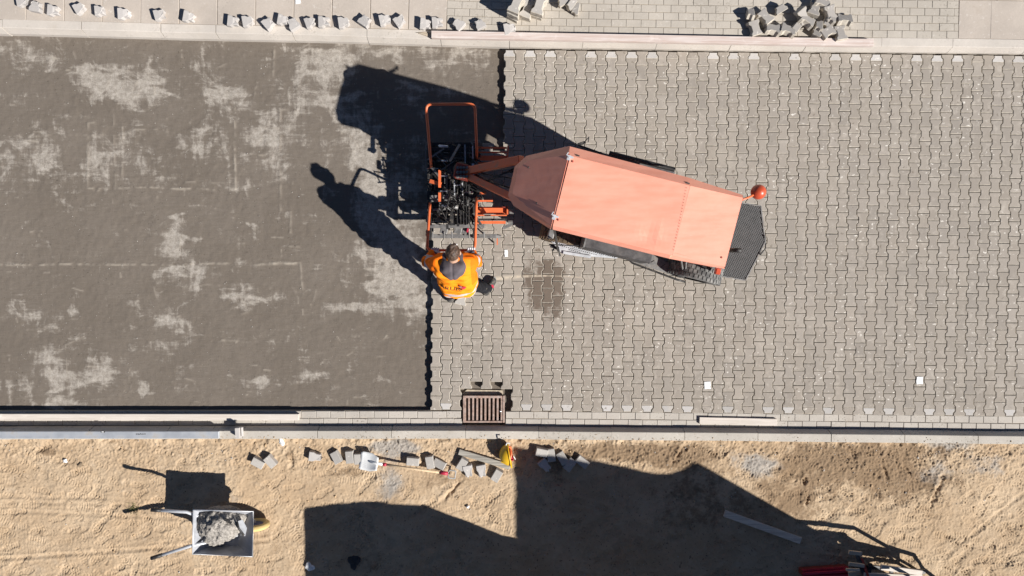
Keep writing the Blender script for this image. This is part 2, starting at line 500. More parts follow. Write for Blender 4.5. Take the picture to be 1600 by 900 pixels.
# --- screeded bed of crushed sand left of the laid stones
def bed_material():
    n = NT('screeded_sand')
    dry = n.attr('dry')
    vx = n.mapping((1.0,6,1), rot=(0,0,.03)); vy = n.mapping((6,1.0,1), rot=(0,0,-.02))
    e = n.math('ADD', n.math('MULTIPLY', n.math('SUBTRACT', n.noise(3.4, 10, 0.70, None, 0.6), 0.5), 3.0),
               n.math('MULTIPLY', n.math('SUBTRACT', n.noise(3.0, 6, 0.62, vy, 0.6), 0.5), 1.0))
    e = n.math('ADD', e, n.math('MULTIPLY', n.math('SUBTRACT', n.noise(3.0, 6, 0.62, vx, 0.6), 0.5), 1.2))
    m = n.math('ADD', dry, e)
    k = n.step(m, 0.24, 0.92)
    damp = n.mix(n.step(n.noise(0.9, 5), 0.3, 0.7), (0.152,0.128,0.106), (0.182,0.155,0.130))
    damp = n.mix(n.step(n.noise(7, 6, 0.65, vx), 0.35, 0.7, 0, 0.35), damp, (0.128,0.104,0.081))
    damp = n.mix(n.step(n.noise(9, 5, 0.7, vy), 0.42, 0.75, 0, 0.30), damp, (0.205,0.174,0.140))
    dryc = n.mix(n.step(n.noise(14, 6, 0.7), 0.3, 0.72), (0.350,0.315,0.272), (0.490,0.445,0.392))
    c = n.mix(n.math('MULTIPLY', k, n.step(n.noise(20, 7, 0.8), 0.30, 0.62, 0.35, 1.0)), damp, dryc)
    c = n.mix(n.step(n.noise(90, 3, 0.7), 0.3, 0.75, 0, 0.3), c, (0.11,0.09,0.07))
    c = n.mix(n.math('MULTIPLY', n.attr('ridge'), 0.75), c, (0.37,0.325,0.27))
    pit = n.step(n.noise(36, 2, 0.5), 0.66, 0.71, 0, 0.55)
    pit = n.math('MULTIPLY', pit, n.step(n.noise(1.4, 5, 0.6), 0.45, 0.62))
    c = n.mix(pit, c, (0.06,0.05,0.04))
    h = n.math('ADD', n.noise(60, 5, 0.7), n.math('MULTIPLY', n.noise(9, 6, 0.7, vx), 1.3))
    h = n.math('SUBTRACT', h, n.math('MULTIPLY', pit, 1.2))
    return n.done(c, 0.93, 0.15, 0, h, 0.55, 0.006)
BED = bed_material()

def sand_material():
    n = NT('trampled_sand')
    g = n.attr('grey'); b = n.attr('brown')
    e = n.math('MULTIPLY', n.math('SUBTRACT', n.noise(3.0, 7, 0.7), 0.5), 1.5)
    gk = n.step(n.math('ADD', g, e), 0.35, 0.75, 0, 0.85)
    bk = n.step(n.math('ADD', b, n.math('MULTIPLY', n.math('SUBTRACT', n.noise(4.0, 8, 0.75), 0.5), 2.6)), 0.35, 0.80, 0, 0.8)
    c = n.mix(n.step(n.noise(1.3, 6, 0.6), 0.3, 0.7), (0.410,0.296,0.190), (0.500,0.382,0.260))
    c = n.mix(n.step(n.noise(11, 8, 0.75), 0.45, 0.75, 0, 0.5), c, (0.35,0.240,0.142))
    c = n.mix(n.step(n.noise(6, 8, 0.75), 0.52, 0.8, 0, 0.5), c, (0.60,0.50,0.385))
    c = n.mix(n.step(n.noise(120, 2, 0.7), 0.3, 0.75, 0, 0.25), c, (0.38,0.28,0.18))
    c = n.mix(bk, c, (0.205,0.138,0.084))
    c = n.mix(gk, c, (0.34,0.315,0.285))
    c = n.mix(n.step(n.noise(30, 2, 0.5), 0.65, 0.70, 0, 0.7), c, (0.13,0.09,0.06))
    h = n.math('ADD', n.noise(45, 6, 0.75), n.math('MULTIPLY', n.noise(14, 5, 0.7), 1.4))
    return n.done(c, 0.95, 0.1, 0, h, 0.6, 0.006)
SAND = sand_material()

# ------------------------------------------------------------------ the setting
ZW = 0.12                                     # pavement and kerb tops above the road
ZB = -0.08                                    # screeded bed
ZS = 0.065                                    # sand
def interp(pts):
    xs = [p.x for p in pts]; ys = [p.y for p in pts]
    def f(x):
        if x < xs[0]: return ys[0]+(x-xs[0])*(ys[1]-ys[0])/(xs[1]-xs[0])
        if x > xs[-1]: return ys[-1]+(x-xs[-1])*(ys[-1]-ys[-2])/(xs[-1]-xs[-2])
        return float(np.interp(x, xs, ys))
    return f
KN = interp([W(0,56,ZB), W(300,63.6,ZB), W(500,67.5,ZB), W(800,73.6,0), W(1100,78.3,0), W(1600,84,0)])
KS = interp([W(0,665.7), W(400,665.2), W(740,665.2), W(1000,667.3), W(1300,670.2), W(1600,673.6)])
def slope(K, x): return math.atan((K(x+0.3)-K(x-0.3))/0.6)

# far ground, one sheet to the horizon
g = MB(); g.add([(-600,-600,-0.30),(600,-600,-0.30),(600,600,-0.30),(-600,600,-0.30)], [(0,1,2,3)])
tag(g.build('ground', SAND), kind='structure')

# bed
xs = np.concatenate([np.arange(-11,-7.3,0.25), np.arange(-7.3,0.35,0.015), np.arange(0.4,13,0.5)])
ys = np.arange(-2.0, 3.62, 0.015)
X, Y = np.meshgrid(xs, ys)
PXB = 800+X*116/1.0086; PYB = 450-Y*116/1.0086     # rough photo scale at bed level
nz = fft_noise(X.shape, 3, 60, 3); nz2 = fft_noise(X.shape, 20, 200, 4)
Z = np.full(X.shape, ZB)+0.0012*nz+0.0012*nz2
dry = np.full(X.shape, 0.0)
blobs = [(40,85,48,34,.55),(22,140,30,30,.3),(148,112,45,16,.6),(190,128,50,30,.6),(170,140,25,16,.5),(235,150,60,18,.7),(240,120,30,20,.5),
 (332,128,26,38,.6),(345,150,30,20,.5),(30,225,50,30,.35),(20,262,45,40,.5),(85,235,30,40,.45),(60,250,25,25,.4),(135,262,16,30,.5),(170,240,26,46,.55),(200,235,36,40,.4),(235,250,24,30,.4),(310,225,45,26,.4),(300,265,40,20,.3),
 (400,232,36,34,.62),(440,190,22,34,.5),(440,240,30,50,.4),(385,290,26,10,.4),(412,220,50,10,.4),(273,360,15,26,.8),(268,395,14,20,.7),(283,372,10,24,.5),(305,424,36,11,.8),(285,450,12,40,.4),
 (402,362,9,22,.6),(385,445,22,16,.6),(375,470,22,18,.6),(430,468,10,16,.3),(70,490,52,10,.5),(30,470,20,10,.35),(260,505,26,18,.55),(290,510,20,16,.4),(352,520,12,20,.5),(265,540,40,10,.3),(75,560,28,30,.6),(95,590,30,22,.65),(150,560,42,22,.7),(160,588,36,18,.65),(105,545,20,16,.4),(12,600,22,22,.6),(85,632,44,8,.7),(222,612,8,14,.7),(408,600,10,16,.55),(478,585,12,20,.7),(25,410,24,16,.3),
 (350,185,40,20,.25),(500,105,40,26,.6),(478,125,26,40,.45),(540,100,40,30,.4),(620,85,120,14,.6),(740,95,40,20,.55),(690,140,24,30,.55),(640,145,20,24,.6),(540,170,30,34,.55),(515,150,30,40,.5),(560,215,30,44,.7),(575,260,28,40,.6),(600,300,40,60,.65),(590,370,34,50,.6),(610,430,36,44,.7),(640,400,40,60,.6),(630,470,46,24,.75),(655,300,40,80,.5),(590,460,30,24,.4),(560,330,18,30,.4),(725,230,70,40,.3),(470,180,14,40,.35),(545,480,20,10,.35),(455,515,10,10,.5),(660,480,16,30,.4)]
for (bx,by,rx,ry,s) in blobs:
    dry += s*0.70*np.exp(-(((PXB-bx)/rx)**2+((PYB-by)/ry)**2)*0.9)
    for q in range(9):                       # short smears of the screed board
        sx = bx+rng.gauss(0,.75)*rx; sy = by+rng.gauss(0,.75)*ry
        if (180 < by < 300 and rng.random() < .65) or rng.random() < .25: a_, b_ = rng.uniform(2.5,6), rng.uniform(10,30)
        else: a_, b_ = rng.uniform(10,34), rng.uniform(2.5,6)
        m_ = (np.abs(PXB-sx) < a_*2.2)&(np.abs(PYB-sy) < b_*2.2)
        th_ = rng.gauss(0,.22); u_ = (PXB[m_]-sx)*math.cos(th_)+(PYB[m_]-sy)*math.sin(th_); v_ = -(PXB[m_]-sx)*math.sin(th_)+(PYB[m_]-sy)*math.cos(th_)
        dry[m_] += rng.uniform(-.35,.75)*s*np.exp(-((u_/a_)**2+(v_/b_)**2))
ridge = np.zeros_like(X)
def groove(x0,y0,x1,y1,wd,s,zz):
    ax_, ay_ = x1-x0, y1-y0; L = math.hypot(ax_,ay_); ux, uy = ax_/L, ay_/L
    t = (PXB-x0)*ux+(PYB-y0)*uy; d = -(PXB-x0)*uy+(PYB-y0)*ux
    m = (t>0)&(t<L)
    wob = d+0.8*nz2
    k = np.exp(-(wob/wd)**2)*m*np.clip(0.55+0.6*nz,0,1.2)
    ridge[...] = np.maximum(ridge, np.clip(k*s,0,1))
    Z[...] += zz*k
for a in [(140,295,370,296,1.5,.9,.006),(370,165,370,296,1.6,.8,.006),(141,180,139,296,1.5,.5,.005),(0,414,460,412,1.3,.9,.005),(195,200,192,296,1.5,.4,.004),
          (432,75,430,130,1.3,.8,.006),(406,130,398,160,1.3,.7,.005),(180,170,182,292,1.3,.3,.004),(440,170,440,330,1.6,.4,.005),(264,185,265,235,1.3,.5,.004),
          (210,203,262,204,1.3,.6,.004),(410,200,455,203,1.3,.6,.004),(388,242,450,244,1.3,.6,.004),(290,285,372,287,1.2,.4,.003),(60,268,80,280,1.3,.5,.004),
          (420,410,470,411,1.5,.9,.006),(470,411,474,462,1.4,.6,.005),(100,540,130,526,1.2,.6,.004),(345,532,385,534,1.3,.7,.005),(40,515,140,512,1.2,.3,.003),(0,215,190,213,1.2,.3,.003),(455,330,455,365,1.4,.5,.004),
          (560,330,640,310,1.3,.4,.003),(560,420,660,424,1.3,.3,.003),(640,120,720,118,1.3,.3,.003),(580,440,590,490,1.4,.4,.004),(500,160,560,230,1.5,.4,.004)]:
    groove(*a)
for k in range(150):                       # short random trowel nicks
    x0 = rng.uniform(0,660); y0 = rng.uniform(80,630); a = rng.choice([0,0,math.pi/2,rng.uniform(0,3.1)])+rng.gauss(0,.08)
    L = rng.uniform(4,22)
    groove(x0,y0,x0+L*math.cos(a),y0+L*math.sin(a),rng.uniform(.8,1.4),rng.uniform(.2,.8),rng.uniform(.001,.004))
# swept arc left by a boot or a bucket
ang = np.arctan2(PYB-280,PXB-128); rad = np.hypot((PXB-128)/42,(PYB-285)/40)
dry += 0.32*np.exp(-((rad-1)/0.12)**2)*((ang>0.0)&(ang<2.9))
for (ccx,ccy,rr,a0,a1) in [(330,505,60,-2.4,-0.4),(300,440,60,2.2,3.0),(440,470,26,-2.8,0.2),(620,300,50,2.4,4.0)]:
    an = np.arctan2(PYB-ccy,PXB-ccx); ra = np.hypot(PXB-ccx,PYB-ccy)
    ridge = np.maximum(ridge, 0.6*np.exp(-((ra-rr)/1.4)**2)*((an>a0)&(an<a1))*np.clip(.4+.6*nz,0,1))
# footprints
def stamp(Z, X, Y, cx, cy, a, L, Wd, depth, tread):
    i0, i1 = np.searchsorted(X[0], [cx-0.26, cx+0.26]); j0, j1 = np.searchsorted(Y[:,0], [cy-0.26, cy+0.26])
    if i1-i0 < 3 or j1-j0 < 3: return
    xx = X[j0:j1,i0:i1]-cx; yy = Y[j0:j1,i0:i1]-cy
    u = xx*math.cos(a)+yy*math.sin(a); v = -xx*math.sin(a)+yy*math.cos(a)
    wl = Wd*(1+0.16*np.sin(u/L*5.2+0.6)-0.22*np.exp(-((u+0.02)/0.05)**2))
    q = (np.abs(u/L)**2.6+np.abs(v/wl)**2.6)
    ins = 1/(1+np.exp(np.clip((q-1)*16,-40,40))); rim = np.exp(-((q-1.3)/0.28)**2)
    t = np.where(rng_t == 0, np.sin(u*2*math.pi/0.034), np.sin(np.hypot(u*1.0-0.05, v*1.6)*2*math.pi/0.036))
    Z[j0:j1,i0:i1] += -depth*ins+0.25*depth*rim+tread*ins*t
rng_t = 0
for k in range(14):
    rng_t = rng.choice([0,1])
    stamp(Z, X, Y, rng.uniform(-6.6,-2.5), rng.uniform(1.2,2.6), rng.uniform(0,6.28), 0.135, 0.048, 0.0025, 0.0015)
p0, p1 = W(726,619), W(787,658)
bed = grid_mesh('road_bed', xs, ys, Z, BED, hole=lambda x, y: (x>p0.x)&(x<p1.x)&(y<p0.y)&(y>p1.y))
set_attr(bed, 'dry', dry); set_attr(bed, 'ridge', ridge)
tag(bed, kind='structure')

# sand strip below the kerb, walked over by many boots
SX0, SX1 = -7.6, 7.7
xs = np.concatenate([np.arange(-30,-12,2.0), np.arange(-12,SX0,0.2), np.arange(SX0,SX1,0.0105), np.arange(SX1,12,0.2), np.arange(12,30,2.0)])
ys = np.concatenate([np.arange(-30,-12,2.0), np.arange(-12,-4.5,0.15), np.arange(-4.5,-1.965,0.0105)])
X, Y = np.meshgrid(xs, ys)
Z = np.full(X.shape, ZS)
PXS = 800+X*116; PYS = 450-Y*116
fine = ((X>SX0)&(X<SX1)&(Y>-4.5)).astype(float)
Z += (0.008*fft_noise(X.shape, 60, 260, 5)+0.0024*fft_noise(X.shape, 12, 60, 6)+0.0014*fft_noise(X.shape, 1.6, 12, 8))*fine
rough_zone = 0.25+0.9*np.exp(-((PYS-700)/38)**2)+0.7*np.exp(-(((PXS-1420)/190)**2+((PYS-745)/60)**2))+0.5*np.exp(-(((PXS-1010)/120)**2+((PYS-715)/25)**2))
Z += (np.abs(fft_noise(X.shape, 2.5, 18, 9))*0.0048-0.003)*rough_zone*fine
for k in range(1500):
    cx = rng.uniform(-7.2,7.2); cy = rng.uniform(-4.3,-2.15); rng_t = rng.choice([0,1,1])
    if rng.random() < 0.45 and cy > -2.75: continue
    a = rng.choice([0,math.pi])+rng.gauss(0,0.55)
    stamp(Z, X, Y, cx, cy, a, rng.uniform(.12,.145), rng.uniform(.042,.052), rng.uniform(.002,.008), rng.uniform(.0022,.0048))
# barrow wheel ruts
for (px0,py0,px1,py1,dp) in [(-60,879,420,846,.010),(30,800,420,818,.006),(-40,784,300,790,.005),(0,776,230,783,.004),(600,866,800,880,.006),(1480,870,1640,740,.006)]:
    ax_, ay_ = px1-px0, py1-py0; L = math.hypot(ax_,ay_); ux, uy = ax_/L, ay_/L
    t = (PXS-px0)*ux+(PYS-py0)*uy; d = -(PXS-px0)*uy+(PYS-py0)*ux
    m = ((t>0)&(t<L))*fine
    Z += m*(-dp*np.exp(-(d/3.2)**2)+0.6*dp*np.exp(-((np.abs(d)-5)/2.2)**2))
# gouges and clods
GN = fft_noise(X.shape, 4, 16, 21)
for (px_,py_,a,L,wd,dp) in [(705,768,2.3,22,3,.05),(1466,765,1.95,26,3.0,.05),(1262,783,1.6,7,2.6,.07),(1258,752,1.6,6,2,.06),(1060,712,2.2,18,3,.05),(1418,736,0.9,10,2,.05),(1383,738,1.2,12,2.5,.05),(1505,706,2.7,10,2,.04),(660,718,1.6,10,3,.03),(455,722,1.6,10,3,.04),(190,700,.3,10,2,.03),(620,690,.5,14,2,.03),(1240,740,.2,14,4,.03),(1330,705,.8,14,3,.04),(60,702,.2,12,3,.03),(1370,770,1.0,10,3,.03)]:
    u = (PXS-px_)*math.cos(a)+(PYS-py_)*math.sin(a); v = -(PXS-px_)*math.sin(a)+(PYS-py_)*math.cos(a)
    v = v+1.3*GN
    dp *= .6
    Z -= dp*np.exp(-(u/L)**4-(v/wd)**2)*fine
    Z += 0.4*dp*np.exp(-(u/L)**4-((v-wd*2.2)/(wd*1.2))**2)*fine
Z = np.minimum(Z, 0.112)
Z += 0.02*np.exp(-((Y+2.03)/0.05)**2)*np.clip(fft_noise(X.shape, 8, 60, 14),-1,1.2)*fine
grey = np.zeros_like(X)-0.05; brown = np.zeros_like(X)+0.08
for (bx,by,rx,ry,s) in [(1182,725,48,26,.95),(608,752,36,44,.75),(590,700,60,12,.5),(1540,720,60,34,.55),(1450,740,60,40,.45),(640,700,30,12,.4),(620,690,24,8,.5),(60,730,40,20,.25),(310,760,30,20,.3),(370,780,36,16,.45),(390,878,30,8,.4),(800,690,60,8,.2),(1480,690,90,10,.5),(480,720,30,20,.15),(1340,760,60,40,.25)]:
    grey += s*np.exp(-(((PXS-bx)/rx)**2+((PYS-by)/ry)**2))
for (bx,by,rx,ry,s) in [(1040,712,80,18,.95),(960,705,60,12,.6),(1290,715,80,22,.75),(1370,722,90,40,.6),(1250,760,90,50,.45),(1420,760,70,40,.45),(1100,780,80,60,.4),(540,738,30,12,.5),(700,745,50,20,.45),(880,720,50,30,.5),(455,712,12,16,.6),(75,706,50,10,.45),(1470,700,30,10,.3),(1240,800,40,30,.3),(560,880,60,16,.3)]:
    brown += 1.2*s*np.exp(-(((PXS-bx)/rx)**2+((PYS-by)/ry)**2))
sand = grid_mesh('sand_ground', xs, ys, Z, SAND)
set_attr(sand, 'grey', grey); set_attr(sand, 'brown', brown)
tag(sand, kind='structure')
def sand_z(x, y):
    i = int(np.clip(np.searchsorted(xs, x), 1, len(xs)-1)); j = int(np.clip(np.searchsorted(ys, y), 1, len(ys)-1))
    return float(Z[max(0,j-4):j+5, max(0,i-4):i+5].mean())

# kerbs: every stone a piece
def kerb_mesh(name, L, mat):
    m = MB()
    prof = [(0,-0.22),(0,0.0),(0.04,ZW-0.006),(0.046,ZW),(0.147,ZW),(0.15,ZW-0.003),(0.15,-0.22)]
    n = len(prof); h = L/2-0.0032
    vs = [(-h,y,z) for (y,z) in prof]+[(h,y,z) for (y,z) in prof]
    m.add(vs, [(i,(i+1)%n,n+(i+1)%n,n+i) for i in range(n)]+[tuple(range(n)), tuple(range(2*n-1,n-1,-1))])
    o = m.build(name, mat)
    return o
def kerb_line(K, joints, sign, mat, label):
    root = empty('kerb', (0, K(0), 0)); tag(root, kind='structure')
    base = {}
    for a, b in zip(joints[:-1], joints[1:]):
        L = round(b-a, 3); xc = (a+b)/2
        key = round(L, 2)
        if key not in base:
            o = kerb_mesh('kerb_stone', key, mat); base[key] = o.data
        else:
            o = bpy.data.objects.new('kerb_stone', base[key]); COL.objects.link(o)
        o.parent = root
        s = slope(K, xc)
        jy = rng.gauss(0, 0.0016)
        o.location = (xc, K(xc)-K(0)+jy, rng.gauss(0, 0.0012))
        o.rotation_euler = (0, 0, s+(0 if sign > 0 else math.pi)+rng.gauss(0, 0.0012))
    return root
jn = [W(p,50,ZW).x for p in (3,127,251,337,457,573,688,796,911,1027,1143,1261,1378,1489)]
while jn[0] > -10: jn.insert(0, jn[0]-1.0)
while jn[-1] < 10: jn.append(jn[-1]+1.0)
kerb_line(KN, jn, 1, KERB_N, None)
js = [W(p,678,ZW).x for p in (17,139,261,379,496,612,727.5,842,956,1070,1184.5,1299,1414,1529)]
while js[0] > -10: js.insert(0, js[0]-1.0)
while js[-1] < 10: js.append(js[-1]+1.0)
kerb_line(KS, js, -1, KERB, None)

# small block mesh shared by bricks
def brick_data(name, L, Wd, H, ch, mats):
    m = MB(); m.prism([(-L/2,-Wd/2),(L/2,-Wd/2),(L/2,Wd/2),(-L/2,Wd/2)], -H, 0, 0, ch)
    o = m.build(name, mats); d = o.data; bpy.data.objects.remove(o); return d
def inst(name, data, parent, loc, rz=0.0, scl=None, rx=0.0, ry=0.0):
    o = bpy.data.objects.new(name, data); COL.objects.link(o); o.parent = parent
    o.location = loc; o.rotation_euler = (rx, ry, rz)
    if scl: o.scale = scl
    return o
def join_pieces(name, data, places, mats, parent, with_rnd=True):
    """one mesh out of many copies of a piece; places: (matrix)"""
    n = len(data.vertices); co = np.empty(n*3, np.float32); data.vertices.foreach_get('co', co); co = co.reshape(-1,3)
    polys = [list(p.vertices) for p in data.polygons]; mi = [p.material_index for p in data.polygons]
    V = []; Fs = []; M_ = []; Rn = []
    for k, mt in enumerate(places):
        a = np.array(mt)
        V.append(co@a[:3,:3].T+a[:3,3])
        Fs += [[i+k*n for i in p] for p in polys]; M_ += mi
        Rn.append(np.full(n, rng.random()))
    me = bpy.data.meshes.new(name)
    me.from_pydata(np.concatenate(V).tolist(), [], Fs)
    for m in mats: me.materials.append(m)
    me.polygons.foreach_set('material_index', M_)
    a = me.attributes.new('rnd', 'FLOAT', 'POINT'); a.data.foreach_set('value', np.concatenate(Rn).astype(np.float32))
    o = bpy.data.objects.new(name, me); COL.objects.link(o); o.parent = parent
    tag(o, kind='stuff')
    return o

# gutter: two courses of concrete bricks along the lower kerb
gut = empty('gutter', (0, KS(0), 0)); tag(gut, kind='structure')
bd = brick_data('brick', 0.193, 0.093, 0.10, 0.005, [GUTTER])
sm = MB()
st = [-10+0.25*k for k in range(81)]
vs = [(x, KS(x)-KS(0)+0.003, -0.012) for x in st]+[(x, KS(x)-KS(0)+0.203, -0.012) for x in st]
vs += [(x, KS(x)-KS(0)+0.203, -0.10) for x in st]
n = len(st)
gx0, gx1 = W(722,640).x, W(790,640).x
fs = []
for i in range(n-1):
    if st[i+1] > gx0 and st[i] < gx1: continue
    fs += [(i,i+1,n+i+1,n+i),(n+i,n+i+1,2*n+i+1,2*n+i)]
sm.add(vs, fs); sm.build('mortar_bed', JOINT, gut)
def course(d, x_joint, pitch, skip, off):
    x = x_joint-pitch*60
    while x < 9.5:
        xc = x+pitch/2
        if -9.5 < xc and not skip(xc-pitch/2, xc+pitch/2):
            L = 1.0
            a, b = xc-pitch/2, xc+pitch/2
            if a < gx0 < b: xc, L = (a+gx0)/2, (gx0-a)/pitch
            elif a < gx1 < b: xc, L = (b+gx1)/2, (b-gx1)/pitch
            if L > 0.12:
                o = inst('brick', bd, gut, (xc, KS(xc)-KS(0)+d+rng.gauss(0,.0012), rng.gauss(0,.0015)), slope(KS, xc)+rng.gauss(0,.006), (L,1,1), rng.gauss(0,.008), rng.gauss(0,.006))
        x += pitch
pit = 0.1965
course(0.152, W(811,648).x, pit, lambda a, b: a > gx0 and b < gx1, 0)
course(0.053, W(822.5,657).x, pit, lambda a, b: a > gx0 and b < gx1, 0)

# upper pavement: half-metre slabs at the left, bricks on the right
walk = empty('pavement', (0, KN(0)+0.15, ZW)); tag(walk, kind='structure')
wy0 = KN(0)+0.15
sm = MB(); st = [-12+0.5*k for k in range(49)]; n = len(st)
vs = [(x, KN(x)+0.151-wy0, -0.011) for x in st]+[(x, KN(x)+5.5-wy0, -0.011) for x in st]
sm.add(vs, [(i,i+1,n+i+1,n+i) for i in range(n-1)]); sm.build('joint_fill', JOINT, walk)
sl = brick_data('slab', 0.497, 0.497, 0.07, 0.004, [SLAB])
xb = W(698,30,ZW).x; xe = W(1498,40,ZW).x
for r in range(8):
    x = xb-0.5
    while x > -11:
        xc = x+0.25
        inst('slab', sl, walk, (xc, KN(xc)+0.15+0.253+0.503*r-wy0, rng.gauss(0,.001)), slope(KN, xc)+rng.gauss(0,.001), None, rng.gauss(0,.0025), rng.gauss(0,.0025))
        x -= 0.5035
    x = xe
    while x < 11:
        xc = x+0.25
        inst('slab', sl, walk, (xc, KN(xc)+0.15+0.253+0.503*r-wy0, rng.gauss(0,.001)), slope(KN, xc), None, rng.gauss(0,.0025), rng.gauss(0,.0025))
        x += 0.5035 if r != 0 else 0.42
wb = brick_data('brick', 0.193, 0.093, 0.06, 0.003, [BRICK])
far = []
for r in range(40):
    d = 0.15+0.05+0.0985*r
    x = xb+0.003+(0.0 if r % 2 else -0.098)
    while x < xe-0.02:
        a = max(x, xb+0.003); b = min(x+0.1965, xe-0.003); L = (b-a)/0.1965
        xc = (a+b)/2
        if L > 0.15:
            loc = (xc, KN(xc)+d-wy0, rng.gauss(0,.0009)); rz = slope(KN, xc)+rng.gauss(0,.004)
            if r < 7: inst('brick', wb, walk, loc, rz, (L,1,1), rng.gauss(0,.004), rng.gauss(0,.004))
            else: far.append(Matrix.LocRotScale(Vector(loc), Euler((0,0,rz)), Vector((L,1,1))))
        x += 0.1965
join_pieces('brick_field', wb, far, [BRICK], walk)

# the laid road: double-T stones on a lattice surveyed at its four corners
def lat(i, r):
    u = i/48.0; v = r/25.0
    A, B, C_, D_ = (796.3,77.2), (1560.0,86.0), (791.0,642.3), (1546.0,650.8)
    px = (A[0]*(1-u)+B[0]*u)*(1-v)+(C_[0]*(1-u)+D_[0]*u)*v
    py = (A[1]*(1-u)+B[1]*u)*(1-v)+(C_[1]*(1-u)+D_[1]*u)*v
    return W(px, py, 0)
BONE = [(-.0770,-.0960),(.0770,-.0960),(.0770,-.064),(.0530,-.036),(.0530,.036),(.0770,.064),(.0770,.0960),(-.0770,.0960),(-.0770,.064),(-.0530,.036),(-.0530,-.036),(-.0770,-.064)]
HALF = [(-.0776,-.0470),(.0776,-.0470),(.0776,-.014),(.0536,.014),(.0536,.0435),(-.0536,.0435),(-.0536,.014),(-.0776,-.014)]
def bone_data(name, poly, top, H=0.078, ch=0.0045):
    m = MB(); m.prism(poly, -H, 0, 1, ch, mi_top=0)
    o = m.build(name, [top, PAV_EDGE]); d = o.data; bpy.data.objects.remove(o); return d
bone = bone_data('paver', BONE, PAV)
half = bone_data('paver', HALF, PAV_PALE)
half_g = bone_data('paver', HALF, PAV)
road = empty('paved_road', (0,0,0)); tag(road, kind='structure')
stones = []
nad = W(860, 470)
END = {-4:23.5, -3:23, -2:23.5, -1:23, 0:23.5}
for i in range(-7, 77):
    rows = []
    if i % 2 == 0:
        rows.append((0.27, 'T')); rows += [(float(r), 'F') for r in range(1, 25)]; rows.append((24.73, 'B'))
    else:
        rows += [(r+0.5, 'F') for r in range(25)]
    for (r, k) in rows:
        if i < 0 and r < 11.2: continue
        if i in END and r > END[i]: continue
        c = lat(i, r); ex = (lat(i+.5, r)-lat(i-.5, r)); ey = (lat(i, r-.5)-lat(i, r+.5))
        rz = (math.atan2(ex.y, ex.x)+math.atan2(-ey.x, ey.y))/2
        loc = Vector((c.x+rng.gauss(0,.0008), c.y+rng.gauss(0,.0008), rng.gauss(0,.0010)))
        rot = Euler((rng.gauss(0,.004), rng.gauss(0,.005), rz+rng.gauss(0,.004)+(math.pi if k == 'B' else 0)))
        s = Vector((ex.length/0.1385, ey.length/0.1995, 1))
        stones.append((k, loc, rot, s))
def score(sn):
    l = sn[1]
    return (l-nad).length
full = sorted([s for s in stones if s[0] == 'F'], key=score)
for (k, l, r, s) in full[:270]: inst('paver', bone, road, l, r.z, s, r.x, r.y)
join_pieces('paver_field', bone, [Matrix.LocRotScale(l, r, s) for (k,l,r,s) in full[270:]], [PAV, PAV_EDGE], road)
halves = [s for s in stones if s[0] != 'F']
hv = sorted(halves, key=score)
for q, (k, l, r, s) in enumerate(hv[:30]): inst('paver', half if rng.random() < .7 else half_g, road, l, r.z, s, r.x, r.y)
pale = [h for h in hv[30:]]
rng.shuffle(pale)
cut = int(len(pale)*0.7)
join_pieces('cut_paver_field', half, [Matrix.LocRotScale(l, r, s) for (k,l,r,s) in pale[:cut]], [PAV_PALE, PAV_EDGE], road)
join_pieces('cut_paver_field', half_g, [Matrix.LocRotScale(l, r, s) for (k,l,r,s) in pale[cut:]], [PAV, PAV_EDGE], road)

# ------------------------------------------------------------------ drain grate in the gutter
gc = W(756, 639)
gr = empty('drain_grate', (gc.x, gc.y, -0.13))
tag(gr, 'rusty cast iron drain grate with parallel bars set in the gutter', 'grate')
a, b = W(723.5,617.5,0), W(788.5,659.5,0)
hw, hh = (b.x-a.x)/2, (a.y-b.y)/2
m = MB()
for (c, s) in (((-hw+.02,0,.125),(.04,2*hh,.05)),((hw-.0125,0,.125),(.025,2*hh,.05)),((0,hh-.016,.125),(2*hw-.066,.032,.048)),((0,-hh+.012,.125),(2*hw-.066,.024,.048))): m.box(c, s)
m.build('frame', RUST, gr, bevel=.004)
nb = 9; x0 = -hw+.04; x1 = hw-.025
for k in range(nb):
    xx = x0+(k+.72)*(x1-x0)/nb
    m = MB(); m.box((0,0,0), (.026,2*hh-.05,.040)); o = m.build('bar', RUST, gr, bevel=.004); o.location = (xx, 0.004, .122+rng.gauss(0,.001)); o.rotation_euler = (0,0,rng.gauss(0,.006))
m = MB(); m.lathe([(0.0,.012),(.013,.010),(.016,0)], (x1-.03,-.03,.143), n=10); m.build('bolt', BRIGHT, gr, smooth=True)
m = MB()
for (c, s) in (((0,hh-.006,-.22),(2*hw-.02,.012,.60)),((0,-hh+.006,-.22),(2*hw-.02,.012,.60)),((-hw+.006,0,-.22),(.012,2*hh,.60)),((hw-.006,0,-.22),(.012,2*hh,.60)),((0,0,-.52),(2*hw,2*hh,.02))): m.box(c, s)
m.build('shaft', BLACK, gr)
m = MB()                                                     # mortar collar left open round the grate
m.prism([(-hw-.03,hh+.002),(hw-.02,hh+.002),(hw-.03,hh+.06),(-hw+.05,hh+.07)], .0, .075)
m.build('mortar_collar', JOINT, gr)

